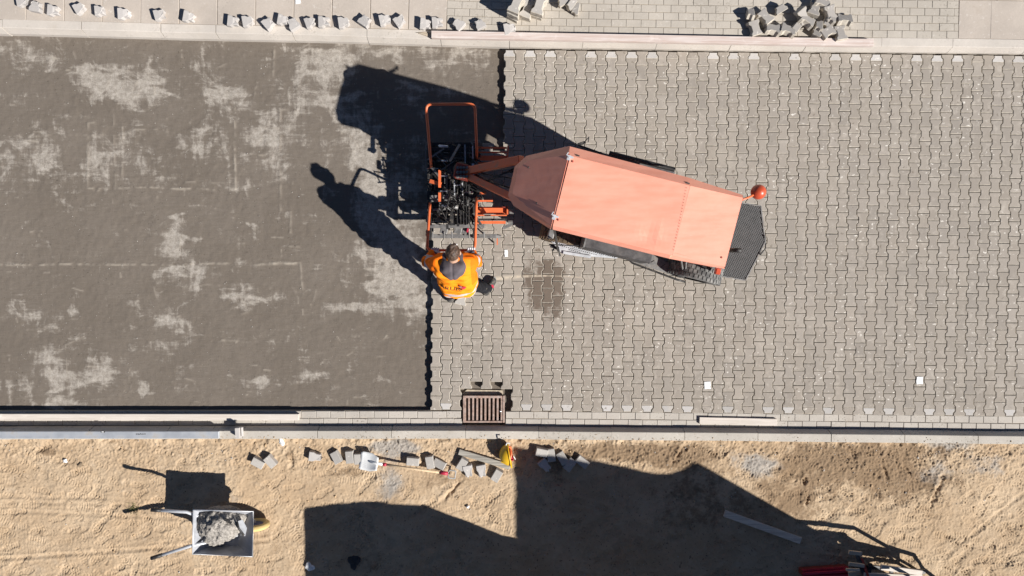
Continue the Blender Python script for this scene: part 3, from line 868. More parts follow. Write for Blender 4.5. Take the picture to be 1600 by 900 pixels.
# ------------------------------------------------------------------ long boards and bars
def plank(name, pa, pb, wd, th, mat, label, cat, z0, bevel=0.003, group=None, jag=0.0):
    A, B = Vector(pa), Vector(pb); c = (A+B)/2; d = B-A
    o_ = empty(name, (c.x, c.y, z0), math.atan2(d.y, d.x)) if False else None
    m = MB(); L = d.length
    if jag:
        P = [(-L/2,-wd/2),(L/2-jag,-wd/2),(L/2,-wd*.12),(L/2-jag*.4,wd*.2),(L/2-jag*.2,wd/2),(-L/2+jag*.3,wd/2),(-L/2+jag*.1,.0)]
        m.prism(P, 0, th)
    else: m.box((0,0,th/2), (L,wd,th))
    o = m.build(name, mat, bevel=bevel)
    o.location = (c.x, c.y, z0); o.rotation_euler = (0, 0, math.atan2(d.y, d.x))
    return tag(o, label, cat, group)
z = ZW+0.0015
pk = plank('timber_board', W(674,53.5,.19), W(1365,66.5,.19), .094, .072, WOOD_PINK, 'long washed-out reddish board lying on the kerb below the brick pavement', 'board', z)
e = W(674,53.5,.15)
m = MB(); m.prism([(e.x+.002,e.y-.045),(e.x+.002,e.y+.012),(e.x-.17,e.y+.018)], z, z+.022); m.prism([(e.x-.02,e.y+.022),(e.x-.02,e.y+.042),(e.x-.20,e.y+.026)], z, z+.012)
o = m.build('splintered_end', WOOD_PALE)
inv = chain(pk).inverted(); o.data.transform(inv); o.parent = pk
plank('lime_board', W(-260,651.5,.05), W(466.5,652.0,.05), .085, .055, WOOD_WHITE, 'long whitish board laid along the gutter bricks beside the bare screeded bed', 'board', .002)
plank('short_board', W(1093,657.2,.03), W(1214,659.8,.03), .092, .03, WOOD_WHITE, 'short pale board lying on the gutter bricks beside the double-T pavers', 'board', .003)
se = plank('aluminium_straightedge', W(-200,679.8,.16), W(342,679.6,.16), .095, .045, ALU, 'long aluminium straightedge bar resting on top of the lower kerb', 'straightedge', ZW+.001, bevel=.004)
m = MB()
t0 = W(213,678.2,.167)
for k in range(9):
    m.box((t0.x+k*.0145, t0.y+rng.uniform(-.003,.003), ZW+.0466), (.009,.012 if k%2 else .017,.0006))
o = m.build('printed_mark', BLACK); o.data.transform(chain(se).inverted()); o.parent = se
m = MB(); q = W(161,674.6,.167); m.box((q.x,q.y,ZW+.050), (.05,.02,.008)); m.box((q.x,q.y,ZW+.0545),(.03,.010,.002), mi=1)
o = m.build('spirit_level_vial', [BLACK, WHITE]); o.data.transform(chain(se).inverted()); o.parent = se
c = W(371,678,.2)
m = MB(); m.box((0,0,.045), (.058,.14,.09), mi=0); m.box((.042,.01,.03),(.028,.12,.06), (0,0.5,0))
o = m.build('concrete_offcut', LOOSE_PALE, bevel=.004); o.location = (c.x, c.y+.01, ZW+.001); o.rotation_euler = (0,0,.04)
tag(o, 'small pale concrete offcut standing on the kerb at the straightedge end', 'offcut')

# ------------------------------------------------------------------ loose stones
def broken_half(seed, L=.135, Wd=.155, H=.085, rect=False, broken=True):
    g_ = random.Random(seed)
    if rect: P = [(-L/2,-Wd/2),(L/2,-Wd/2),(L/2,Wd/2),(-L/2,Wd/2)]
    else:
        hwid = Wd/2; P = [(-L/2,-hwid),(-L/2,hwid),(-L*.12,hwid),(L*.12,hwid*.72)]
        k = 5
        for j in range(k+1):
            yy = hwid*.72-(hwid*1.44)*j/k
            P.append((L/2+(g_.uniform(-.018,.022) if broken else 0), yy))
        P += [(L*.12,-hwid*.72),(-L*.12,-hwid)]
    m = MB(); m.prism(P, 0, H, 0, .004)
    o = m.build('loose', [LOOSE]); d = o.data; bpy.data.objects.remove(o)
    if broken:
        # rough broken end
        bm = bmesh.new(); bm.from_mesh(d)
        for v in bm.verts:
            if v.co.x > L*.35: v.co.z += g_.uniform(-.014,.004) if v.co.z > H*.6 else 0; v.co.x += g_.uniform(-.008,.016)
        bm.to_mesh(d); bm.free()
        d.materials.clear(); d.materials.append(LOOSE_PALE)
    return d
brk = [broken_half(s) for s in range(6)]
row = [(33,2,170),(55,11,100),(82,16,185),(123,13,150),(155,17,175),(192,21,178),(248,23,165),(294,26,190),
       (363,33,186),(386,33,170),(419,37,140),(441,31,190),(459,38,60),(484,35,160),(505,34,178),(536,35,172),(570,33,125),(600,31,168),(624,33,145),(664,37,185),(682,35,176),(717,39,40),(750,38,62),(795,45,170)]
SHIFT_Z = .06
ORD = ['first','second','third','fourth','fifth','sixth','seventh','eighth','ninth','tenth','eleventh','twelfth','thirteenth','fourteenth','fifteenth','sixteenth']
for k, (px, py, an) in enumerate(row):
    c = W(px, py, ZW+SHIFT_Z)
    o = bpy.data.objects.new('broken_paver', brk[k % 6]); COL.objects.link(o)
    o.location = (c.x, c.y, ZW+.004); o.rotation_euler = (rng.gauss(0,.03), rng.gauss(0,.03), -R(an)+math.pi)
    k_ = rng.uniform(.82,.96); o.scale = (k_,k_,.9)
    q = len(row)-1-k
    if px < 300: tag(o, f'{ORD[7-k]} spaced-out broken half paver on the slabs, counted from the crowded line', 'paver', 'broken half pavers along the pavement edge')
    elif px < 690: tag(o, f'{ORD[q-3]} broken half paver in the crowded line on the slabs, counted from the bricks', 'paver', 'broken half pavers along the pavement edge')
    else: tag(o, f'{ORD[q]} broken half paver on the bricks beside the reddish board, counted from the paver stacks', 'paver', 'broken half pavers along the pavement edge')

bone_l = bone_data('loose', BONE, LOOSE, .08, .005)
def stone(data, loc, rot, label, group, name='loose_paver', scl=None):
    o = bpy.data.objects.new(name, data); COL.objects.link(o)
    o.location = loc; o.rotation_euler = rot
    if scl: o.scale = scl
    return tag(o, label, 'paver', group)
# heap by the board: (photo x, y, height of the stone's centre, tilt x, tilt y, turn)
heap = [(1176,22,.05,.0,1.25,85),(1184,45,.06,.15,.2,20),(1199,28,.06,-.2,.5,40),(1222,16,.07,.3,-.4,30),(1210,46,.05,.1,.9,80),(1233,47,.06,-.1,.8,70),(1247,43,.09,.2,.4,50),
        (1257,27,.10,1.1,.2,40),(1262,33,.06,.2,1.0,60),(1280,40,.08,-.2,.9,75),(1274,14,.07,.2,.2,160),(1285,6,.07,.0,.9,62),(1302,28,.10,.1,.9,65),(1300,20,.14,.3,.2,20),(1318,30,.07,.0,1.1,85),
        (1277,53,.06,.2,.4,150),(1293,50,.07,.4,.2,120),(1311,53,.05,-.3,.2,10),(1292,36,.05,.1,.1,70)]
HEAPC = concrete('heap_paver_concrete', (0.35,0.325,0.30), speck=0.6, dark=0.3, objvar=0.2, stain=(0.46,0.42,0.38))
bone_h = bone_data('loose', BONE, HEAPC, .08, .005)
hf = bone_data('loose', HALF, HEAPC, .08, .005)
for k, (px, py, zc, ax_, ay_, an) in enumerate(heap):
    c = W(1246+(px-1248)*1.04, 27+(py-28)*1.02, ZW+zc)
    d = bone_h if k % 3 else hf
    rot = Euler((ax_*.45, ay_*.5, R(an)))
    lowest = min((rot.to_matrix() @ v.co).z for v in d.vertices)
    stone(d, (c.x, c.y, max(ZW+.002-lowest, ZW+zc-.02)), rot, ('cut half paver' if k % 3 == 0 else 'double-T paver')+(' on top of' if zc >= .09 else ' tipped steeply in' if max(abs(ax_),abs(ay_)) > .75 else ' lying almost flat in' if max(abs(ax_),abs(ay_)) < .25 else ' leaning in')+' the jumbled heap of loose pavers on the bricks', 'jumbled heap of loose pavers')
# three leaning stacks at the edge of the pavement
for (px, py, an, nn, lab, gp) in [(806,6,-22,4,'double-T paver in the tallest stack of grey pavers on the bricks','first stack of double-T pavers'),
                          (824,12,-20,2,'double-T paver in the low middle stack of grey pavers on the bricks','middle stack of double-T pavers'),
                          (843,6,-14,3,'double-T paver in the stack at the end of the grey paver row','end stack of double-T pavers')]:
    for j in range(nn):
        zz = ZW+.082*(j+1)+.001
        c = W(px, py, ZW+.082*nn)
        stone(bone_l, (c.x+rng.gauss(0,.006), c.y+rng.gauss(0,.006)+.0, zz), (0,0,R(an)+rng.gauss(0,.05)), (['topmost','second from top','third from top','lowest'][nn-1-j] if j or nn < 3 else 'lowest')+' '+lab, gp, scl=(1,1.25,1))
for (px, py, an, tx) in [(880,4,30,.3),(893,8,55,.9),(899,14,80,.0)]:
    c = W(px, py, ZW+.06)
    stone(hf, (c.x, c.y, ZW+.085+.03*(tx>0)), (tx*.5,0,R(an)), 'half paver dropped on the bricks between paver stacks and jumbled heap', 'half pavers between stacks and heap')
# blocks on the sand
rect = broken_half(50, .165, .105, .085, rect=True, broken=False)
half_s = broken_half(51, .15, .125, .085)
sb = [(402,723,30,0),(422,721,50,0),(490,714,8,1),(525,716,62,0),(546,715,85,0),(558,718,88,2),(645,721,5,0),(672,723,80,0),(687,727,25,0),(722,725,-58,0),(731,735,80,1),(752,736,80,1),(777,743,-60,0)]
for k, (px, py, an, kind) in enumerate(sb):
    c = W(px, py, ZS+.07); zz = sand_z(c.x, c.y)-.012
    d = rect if kind != 1 else half_s
    lab, gp = ((['first grey block of the close pair on the sand beyond the wheelbarrow','second grey block of the close pair on the sand beyond the wheelbarrow','grey concrete block lying alone between block pair and shovel'][k], 'blocks on the sand') if px < 500 else
          (ORD[5-k]+' grey concrete block counted from the white shovel blade towards the wheelbarrow', 'blocks on the sand') if px < 600 else
          (ORD[8-k]+' grey concrete block along the shovel handle, counted from its grip', 'blocks on the sand') if px < 700 else
          (ORD[k-9]+' grey concrete block below the weathered plank, counted from the shovel grip', 'blocks on the sand'))
    stone(d, (c.x, c.y, zz), (rng.gauss(0,.08), rng.gauss(0,.08), -R(an)), lab, gp, 'concrete_block', (.85 if kind == 2 else 1,.85 if kind == 2 else 1,1))
for k, (px, py, an) in enumerate([(846,706,12),(861,711,82),(851,727,50),(879,717,58),(890,727,-52),(910,722,38)]):
    c = W(px, py, ZS+.05); zz = sand_z(c.x, c.y)-.012
    if k == 0: stone(rect, (c.x,c.y,zz), (.05,.05,-R(an)), 'grey concrete block half lit at the edge of the vehicle shadow', None, 'concrete_block', (.95,1,1.25))
    else: stone(rect if k != 2 else half_s, (c.x,c.y,zz), (rng.gauss(0,.06), rng.gauss(0,.06), -R(an)), ORD[k-1]+' concrete block in the vehicle shadow, counted from the half lit block', 'blocks in the shade', 'concrete_block', (1.05,1.02,1))
c = W(722,465,.0)
stone(bone_l, (c.x, c.y, .082), (0,0.03,-.25), 'loose double-T paver lying on the laid road behind the worker', None)

# planks on the sand
def on_sand(px, py): 
    c = W(px, py, ZS); return sand_z(c.x, c.y)
plank('weathered_plank', W(717,706,.1), W(797,730,.1), .075, .05, WOOD_GREY, 'weathered grey plank lying on the sunlit sand beside the yellow helmet', 'plank', on_sand(757,718)-.006)
plank('shaded_plank', W(1132,802,.09), W(1251,845,.09),   .090, .03, wood('brown_grey_wood', (0.78,0.68,0.56), (0.52,0.43,0.34)), 'grey plank lying on the sand in the vehicle shadow', 'plank', on_sand(1190,824)+.014)

# bits of paper and plaster
def scrap(name, px, py, w_, h_, an, label, cat, z, mat=PAPER, grp=None):
    c = W(px, py, z); m = MB(); N = 4
    vs = [((i/N-.5)*w_+rng.gauss(0,.002), (j/N-.5)*h_+rng.gauss(0,.002), .003+abs(rng.gauss(0,.0018))) for j in range(N+1) for i in range(N+1)]
    fs = [(j*(N+1)+i, j*(N+1)+i+1, (j+1)*(N+1)+i+1, (j+1)*(N+1)+i) for j in range(N) for i in range(N)]
    m.add(vs, fs); o = m.build(name, mat, solid=.0012); o.location = (c.x, c.y, z); o.rotation_euler = (0,0,R(an))
    return tag(o, label, cat, grp)
scrap('paper_tag', 1105.5,602, .085,.10, 3, 'white paper tag lying on the pavers close to the short pale board', 'paper', .003)
scrap('paper_tag', 1437,594.5, .085,.10, -2, 'white paper tag lying on the open pavers far from the machine', 'paper', .003)
scrap('paper_tag', 791,396, .045,.095, 4, 'narrow white paper slip on the pavers beside the worker', 'paper', .003)
scrap('paper_tag', 466,3, .07,.05, 0, 'white paper scrap on a pavement slab above the crowded half pavers', 'paper', ZW+.003)
def lump(name, px, py, z, r, label, cat, mat, seed, n=3, flat=.6):
    g_ = random.Random(seed); bm = bmesh.new()
    bmesh.ops.create_icosphere(bm, subdivisions=n, radius=1)
    for v in bm.verts:
        k = 1+.35*math.sin(v.co.x*3.1+seed)*math.sin(v.co.y*2.7+seed*2)+g_.gauss(0,.07)
        v.co = Vector((v.co.x*r[0]*k, v.co.y*r[1]*k, v.co.z*r[2]*flat*k))
    me = bpy.data.meshes.new(name); bm.to_mesh(me); bm.free(); me.materials.append(mat)
    o = bpy.data.objects.new(name, me); COL.objects.link(o); c = W(px, py, z); o.location = (c.x, c.y, z)
    return tag(o, label, cat)
lump('plaster_crumb', 440,690, ZS+.03, (.035,.055,.03), 'white plaster crumb at the foot of the lower kerb', 'rubble', WHITE, 3, 2)
lump('pebble', 102,720, ZS+.01, (.03,.03,.03), 'small white pebble on the trampled sand', 'stone', WHITE, 5, 2)
lump('pebble', 125,726, ZS+.01, (.035,.03,.03), 'small tan stone on the sand next to a white pebble', 'stone', SOILHEAP, 6, 2)
lump('plastic_scrap', 553,878, ZS+.01, (.07,.09,.03), 'dark crumpled plastic scrap on shaded sand', 'scrap', BLACK, 8, 3)
lump('crumpled_paper', 484,886, ZS+.02, (.06,.05,.04), 'pale crumpled scrap at the corner of the van shadow', 'scrap', WHITE, 9, 3)
lump('clod', 731,792, ZS+.01, (.025,.02,.02), 'small white stone lying just off the van shadow', 'stone', WHITE, 12, 2)

# ------------------------------------------------------------------ paving machine
TH = R(14)
MO = Vector((0.4956, 1.0719, 0))
mach = empty('paving_machine', MO, -TH)
tag(mach, 'orange paver-laying machine with sheet roof and clamp head on the pavers', 'paving machine')
MI = chain(mach).inverted()
def lp(px, py, z):
    return MI @ W(px, py, z)
def bx(m, u0, u1, v0, v1, z0, z1, mi=0):        # u backwards, v towards the lower kerb
    return m.box(((u0+u1)/2, -(v0+v1)/2, (z0+z1)/2), (u1-u0, v1-v0, z1-z0), None, mi)

# roof of folded sheet
def uv(u, v, z): return (u, -v, z)
m = MB()
nU, nV = 26, 12
T = []
for i in range(nU+1):
    u = 0.01+i/nU*1.235
    for j in range(nV+1):
        f = j/nV; v = -.325*(1-f)+.395*f
        dz = -.012*math.exp(-(((u-.98)/.10)**2+((v-.27)/.06)**2))+.006*math.exp(-(((u-1.05)/.05)**2+((v-.20)/.09)**2))
        T.append(uv(u, v, 2.36+.004*math.sin(math.pi*f)+dz))
m.add(T, [(i*(nV+1)+j, i*(nV+1)+j+1, (i+1)*(nV+1)+j+1, (i+1)*(nV+1)+j) for i in range(nU) for j in range(nV)])
roof = m.build('roof', ROOF, mach, solid=.004)
m = MB()
m.add([uv(1.2465,-.326,2.357),uv(1.2465,.394,2.357),uv(1.80,.372,2.312),uv(1.80,-.345,2.318)], [(0,1,2,3)])
m.build('rear_panel', ROOF, roof, solid=.004)
m = MB()
m.add([uv(-.005,-.327,2.358),uv(1.235,-.327,2.358),uv(1.80,-.347,2.316),uv(1.80,-.378,2.285),uv(1.22,-.418,2.272),uv(-.015,-.432,2.27)], [(0,1,4,5),(1,2,3,4)])
m.build('side_fold', ROOF, roof, solid=.004)
m = MB()
m.add([uv(.01,.397,2.358),uv(1.23,.397,2.357),uv(1.27,.362,2.362),uv(1.80,.374,2.311),uv(1.81,.392,2.285),uv(1.235,.428,2.302),uv(.02,.428,2.302)], [(0,1,5,6),(1,2,3,4,5)])
m.build('side_fold', ROOF, roof, solid=.004)
m = MB()
m.add([uv(1.803,-.378,2.285),uv(1.803,.392,2.285),uv(1.803,.374,2.312),uv(1.803,-.347,2.316),uv(1.815,-.37,2.20),uv(1.815,.385,2.20)], [(0,1,2,3),(0,4,5,1)])
m.build('rear_fold', DARKRED, roof, solid=.004)
m = MB()
hz_ = lambda u: 2.366+.705*u
a = [uv(u_, v_, hz_(u_)) for (u_, v_) in ((-.008,-.33),(-.004,.40),(-.36,.215),(-.47,.14),(-.475,-.13),(-.38,-.225))]
b = [uv(-.02,-.436,2.262),uv(-.002,.43,2.29),uv(-.43,.262,1.99),uv(-.512,.17,1.95),uv(-.518,-.145,1.95),uv(-.425,-.278,1.99)]
m.add(a+b, [(0,1,2,3,4,5),(1,7,8,2),(2,8,9,3),(3,9,10,4),(4,10,11,5),(5,11,6,0)])
hood = m.build('roof_hood', ROOF, mach, solid=.004)
for (u, v) in ((-.37,-.15),(-.20,.20)):
    k = (-u)/.475; m = MB(); m.lathe([(0,.004),(.008,.003),(.010,0)], uv(u,v,hz_(u)), n=10); m.build('bolt', BLACK, hood, smooth=True)
m = MB(); m.box(uv(-.006,.03,2.352),(.012,.74,.012)); m.build('hinge_strip', DARKRED, hood)
for (u, v) in ((.045,-.275),(.045,.325),(1.70,-.28),(1.74,.29)):
    m = MB(); m.lathe([(0,.006),(.009,.004),(.011,0)], uv(u, v, 2.366 if u < 1 else 2.322), n=10); m.build('bolt', DARKRED, roof, smooth=True)
for k in range(22):
    m = MB(); f = (k+.5)/22; m.lathe([(0,.002),(.003,.0015),(.004,0)], uv(1.215+.03*f, -.31+.66*f, 2.3685), n=6); m.build('rivet', DARKRED, roof)
for v in (-.30, .31):
    m = MB(); m.box(uv(.0,v,2.372),(.035,.05,.022)); m.tube([uv(-.02,v-.05,2.365),uv(-.03,v-.02,2.385),uv(.0,v,2.39)], .006); m.box(uv(.03,v-.01,2.374),(.03,.02,.012)); m.build('latch', ZINC, roof)
# beacon ball on a bent stalk, exhaust pipe
bp = lp(1185,300,2.14); st0 = lp(1160,312,2.24)
m = MB(); m.tube([st0-Vector((.05,0,.02)), st0, (st0+bp)/2+Vector((0,-.01,-.01)), bp], .011, 8); m.build('beacon_stalk', ORANGE, mach, smooth=True)
m = MB(); m.lathe([(.078*math.sin(math.pi*k/16), -.078*math.cos(math.pi*k/16)) for k in range(17)], bp, n=28); m.build('beacon_ball', RED_BALL, mach, smooth=True)
m = MB(); m.tube([lp(1142,391,2.0), lp(1150,391,2.10), lp(1158,391,2.12)], .024, 12); m.tube([lp(1142,391,2.0)+Vector((0,0,-1.2)), lp(1142,391,2.0)], .022, 12); m.build('exhaust_pipe', BLACK, mach, smooth=True)

# frame, engine body, seat and cab posts
m = MB(); bx(m,.10,2.30,-.36,.26,.34,.56); bx(m,-.20,.12,-.30,.22,.38,.70); bx(m,.0,.45,-.40,.34,.52,.58); m.build('chassis', BLACK, mach, bevel=.008)
for (u, v) in ((.08,-.36),(.08,.33),(1.22,-.36),(1.22,.31)):
    m = MB(); m.bar(uv(u,v*.97,.5), uv(u,v*.93,2.345), .04, .04); m.build('roof_post', BLACK, mach)
m = MB(); bx(m,1.32,2.10,-.42,.30,.56,.97); bx(m,1.50,2.04,-.36,.24,.97,1.10)
m.build('engine_cover', ROOF, mach, bevel=.02)
m = MB(); bx(m,.47,1.28,.315,.455,.62,1.20); m.build('side_box', MAT_DARK, mach, bevel=.012)
m = MB(); bx(m,.462,.480,.31,.462,.62,1.215); m.build('box_edge', GREYSTEEL, mach)
m = MB(); bx(m,.12,1.25,-.62,-.44,.60,1.42); m.build('hydraulic_tank', MAT_DARK, mach, bevel=.02)
m = MB(); bx(m,.85,1.25,-.25,.15,.62,.86); m.bar(uv(1.26,-.05,.84), uv(1.36,-.05,1.40), .38, .10); s_ = m.build('seat', BLACK, mach, bevel=.02)
m = MB(); m.tube([uv(.30,-.05,.6), uv(.42,-.05,1.25)], .02); m.lathe([(.16+.015*math.cos(k*math.pi/4), .015*math.sin(k*math.pi/4)) for k in range(9)], uv(.42,-.05,1.25), n=20); m.build('steering_wheel', BLACK, mach, smooth=True)
# wheels
def wheel(u, v, r, wd, mat):
    t_ = MB(); P = []
    half_w = wd/2
    for (rr, hh_) in ((.55,-1),(.85,-1.0),(.95,-.85),(1,-.6),(1,.6),(.95,.85),(.85,1.0),(.55,1)): P.append((rr*r, hh_*half_w))
    t_.lathe(P, uv(u, v, r), 'y', 36)
    for k in range(40):
        a_ = 2*math.pi*k/40
        for q in range(4):
            yy = (-.66+.44*q)*half_w*1.15
            a2 = a_+(.07 if q % 2 else 0)
            c_ = Vector((u+(r+.004)*math.cos(a2), -v+yy, r+(r+.004)*math.sin(a2)))
            t_.box(c_, (r*.125, wd*.215, .009), Euler((0,-a2+math.pi/2,0)).to_matrix())
    ty = t_.build('tyre', mat, None)
    hub = MB(); hub.lathe([(0,-.7*half_w),(.30*r,-.7*half_w),(.34*r,-.4*half_w),(.56*r,-.5*half_w),(.56*r,.5*half_w),(.34*r,.4*half_w),(.30*r,.7*half_w),(0,.7*half_w)], uv(u,v,r), 'y', 20)
    wh = empty('wheel', (0,0,0)); wh.parent = mach
    ty.parent = wh
    hb = hub.build('rim', ORANGE, wh, smooth=False)
    return wh
wheel(.33, .345, .37, .20, MUDDY); wheel(.33, -.42, .37, .20, MUDDY)
wheel(2.02, .36, .345, .235, RUBBER); wheel(2.02, -.47, .345, .235, RUBBER)
# perforated front step, side step, tail light
m = MB(); P = [lp(857,372,.4),lp(878,396,.4),lp(921,400.5,.4),lp(962,404,.4),lp(985,398,.4),lp(905,370,.4)]
m.prism([(p.x,p.y) for p in P], .385, .398)
st_ = m.build('front_step', ZINC, mach)
m = MB()
for i in range(34):
    for j in range(9):
        u = .12+i*.028+(.014 if j%2 else 0); v = .36+j*.022
        if v < .50-.10*abs(u-.45) and u < 1.02: m.box(uv(u,v,.3988),(.015,.010,.0012))
m.build('step_holes', BLACK, st_)
m = MB(); m.bar(lp(880,394.5,.41), lp(923,401.5,.41), .035, .02); m.build('step_nosing', ZINC, st_)
m = MB(); P = [lp(985,402,.4),lp(988,409,.4),lp(1058,432,.4),lp(1066,420,.4),lp(1020,398,.4)]; m.prism([(p.x,p.y) for p in P], .37, .392)
ss_ = m.build('side_step', GREYSTEEL, mach)
m = MB(); m.tube([lp(985,402,.41), lp(984,407,.41), lp(988,411,.41), lp(1058,437,.41), lp(1070,440,.40)], .013, 8); m.build('step_rail', BLACK, ss_, smooth=True)
for k in range(4):
    m = MB(); f = k/3; p = lp(995+f*55, 406+f*18, .396); q = lp(1006+f*50, 402+f*16, .396); m.bar(p, q, .006, .006); m.build('step_rib', BLACK, ss_)
m = MB(); p = lp(1121,424,.85); m.box(p, (.055,.075,.10)); m.build('tail_light', RED_BALL, mach, bevel=.006)
m = MB(); p = lp(1107,420,.8); m.tube([p-Vector((.08,-.02,0)), p+Vector((.03,0,0))], [.012,.022], 8); m.build('fuel_neck', BLACK, mach)
m = MB()
for (pa, pb, w_) in (((1057,413,.5),(1068,418,.62),.05),((1064,405,.8),(1068,432,.45),.018),((1072,408,.8),(1070,430,.45),.018)): m.bar(lp(*pa), lp(*pb), w_, .03)
m.build('bracket', GREYSTEEL, mach)
m = MB()
p = lp(1062,428,.45); m.box(p, (.07,.09,.09)); m.build('valve_block', BLACK, mach, bevel=.008)
# black levers and mirror bars at the front corners
m = MB()
for (a_, b_, w_) in (((866,358,1.9),(872,392,1.15),.022),((872,386,1.15),(875,400,1.1),.018),((858,382,1.2),(904,384,1.2),.014),((860,384,1.2),(873,389,1.2),.035),((866,390,1.1),(862,391,1.1),.02)):
    m.bar(lp(*a_), lp(*b_), w_, .02)
m.build('mirror_arm', BLACK, mach)
m = MB(); p = lp(861,366,1.35); m.box(p, (.07,.10,.16)); m.build('mirror', GREYSTEEL, mach, bevel=.01)
m = MB()
for (a_, b_, w_) in (((903,226,2.0),(915,222,2.0),.03),((906,228,2.0),(940,240,1.95),.02),((912,224,2.0),(920,214,2.0),.008),((920,214,2.0),(919,222,2.0),.008)):
    m.bar(lp(*a_), lp(*b_), w_, .02)
m.build('lamp_bracket', BLACK, mach)
m = MB(); m.tube([lp(952,239,1.5), lp(1054,265,1.5)], .026); m.build('side_rail', BLACK, mach)
# rear platform of expanded metal
P = [lp(*q) for q in ((1152,316,.45),(1189,322,.45),(1196,378,.45),(1165,438,.45),(1124,431,.45))]
pl = [Vector((p.x,p.y)) for p in P]
m = MB(); m.prism([(p.x,p.y) for p in pl], .405, .425); plat = m.build('rear_platform', BLACK, mach)
def inside(p, poly):
    c_ = False; n_ = len(poly)
    for i in range(n_):
        a_, b_ = poly[i], poly[i-1]
        if (a_.y > p.y) != (b_.y > p.y) and p.x < (b_.x-a_.x)*(p.y-a_.y)/(b_.y-a_.y)+a_.x: c_ = not c_
    return c_
m = MB()
x0, x1 = min(p.x for p in pl), max(p.x for p in pl); y0, y1 = min(p.y for p in pl), max(p.y for p in pl)
i = 0; y = y0
while y < y1:
    x = x0+(.014 if i % 2 else 0)
    while x < x1:
        c_ = Vector((x, y))
        if inside(c_, pl) and inside(c_+Vector((.012,.008)), pl) and inside(c_-Vector((.012,.008)), pl):
            zz = .437
            for (sx, sy) in ((1,1),(1,-1)):
                m.bar((x-.014*sx, y-.009*sy, zz), (x+.014*sx*0, y, zz+.004), .006, .008)
                m.bar((x, y, zz+.004), (x+.014*sx, y+.009*sy, zz), .006, .008)
        x += .028
    y += .018; i += 1
o = m.build('mesh_grating', simple('grating_steel', (.10,.098,.097), .6, .4, .2, var=.2), plat); tag(o, kind='stuff')
m = MB()
for i in range(len(P)): m.bar((P[i-1].x,P[i-1].y,.435), (P[i].x,P[i].y,.435), .014, .03)
m.build('platform_rim', GREYSTEEL, plat)
m = MB(); m.tube([lp(1188,398,.46), lp(1196,388,.44), lp(1196,372,.44), lp(1194,368,.46)], .009, 8); m.build('step_loop', BLACK, plat)
m = MB(); bx(m,2.25,2.55,-.30,.05,.36,.41); m.build('platform_bracket', BLACK, plat)

# lifting arms
for (a_, b_, w_, mt) in (((728,268,1.05),(815,249,1.62),.085,ORANGE),((728,274,1.05),(820,318,1.62),.075,ORANGE)):
    m = MB(); m.bar(lp(*a_), lp(*b_), w_, .10); m.build('lifting_arm', mt, mach, bevel=.008)
m = MB(); m.tube([lp(745,276,1.10), lp(812,308,1.55)], .028, 10); m.build('hydraulic_cylinder', GREYSTEEL, mach, smooth=True)
m = MB(); m.tube([lp(748,266,1.10), lp(815,257,1.52)], .024, 10); m.build('hydraulic_cylinder', GREYSTEEL, mach, smooth=True)
m = MB(); bx(m,-.30,-.02,-.22,.18,.55,1.70); m.build('mast', BLACK, mach, bevel=.01)
for k in range(5):
    pts = []
    for q in range(8):
        f = q/7; pts.append(lp(745+f*62, 268+k*7+9*math.sin(f*3.1+k)-f*6, 1.05+.15*math.sin(f*math.pi)+.35*f))
    m = MB(); m.tube(pts, .008, 6); m.build('hose', BLACK, mach, smooth=True)

# clamp head
cl = empty('clamp_head', (0,0,0)); cl.parent = mach
def cbar(name, a_, b_, w_, h_, mt, bev=0.0):
    m = MB(); m.bar(lp(*a_), lp(*b_), w_, h_); return m.build(name, mt, cl, bevel=bev)
def ctube(name, pts, r, mt, n=10):
    m = MB(); m.tube([lp(*p) for p in pts], r, n); return m.build(name, mt, cl, smooth=True)
# handle hoops
def rounded(pts, rad, seg=5):
    out = [Vector(pts[0])]
    for i in range(1, len(pts)-1):
        p = Vector(pts[i]); a_ = (Vector(pts[i-1])-p).normalized(); b_ = (Vector(pts[i+1])-p).normalized()
        for k in range(seg+1):
            t = k/seg; q0 = p+a_*rad; q1 = p+b_*rad
            out.append(q0*(1-t)**2+p*2*t*(1-t)+q1*t*t)
    out.append(Vector(pts[-1])); return out
def hoop(pts):
    m = MB(); m.tube(rounded([lp(*p) for p in pts], .07), .0165, 12); return m.build('handle_hoop', ORANGE, cl, smooth=True)
hoop([(674,262,.45),(673,252,.90),(665.5,163,1.02),(742,162.5,1.02),(745,236,.92),(745,250,.45)])
hoop([(672,318,.45),(671.5,322,.85),(667,391,1.02),(742,391,1.02),(744.5,316,.90),(744,306,.45)])
# main beams
cbar('side_beam', (672,222,.42), (671,375,.42), .05, .10, BLACK)
cbar('side_beam', (743,222,.40), (742,372,.40), .05, .10, BLACK)
for (y_, z_, x2, w_) in ((353.5,.45,757,.045),(369,.36,776,.05),(308,.55,746,.045),(312.5,.50,710,.05),(226,.36,748,.05),(234,.42,745,.05),(245,.5,745,.04),(330,.30,745,.05),(257,.32,745,.05),(280,.28,745,.06)):
    cbar('cross_beam', (672,y_,z_), (x2,y_,z_), w_, .06, GREYSTEEL if y_ > 300 and y_ not in (330,) else BLACK, .004)
m = MB(); p = lp(783,369,.36); q = lp(776,369,.36); m.tube([q, p], [.03,.016], 10); m.build('beam_tip', GREYSTEEL, cl)
for x_ in (720,724.5,729,733):
    cbar('guide_rod', (x_,228,.62), (x_,350,.60), .012, .05, BLACK)
cbar('guide_rod', (726.5,226,.7), (727,258,.72), .010, .02, BRIGHT); cbar('guide_rod', (738.5,228,.7), (739,248,.7), .012, .02, ZINC)
cbar('guide_rod', (710,282,.75), (710.5,305,.75), .012, .02, ZINC); cbar('guide_rod', (722,282,.75), (723,305,.75), .012, .02, ZINC); cbar('guide_rod', (709,290,.76), (722,289,.76), .012, .02, ZINC)
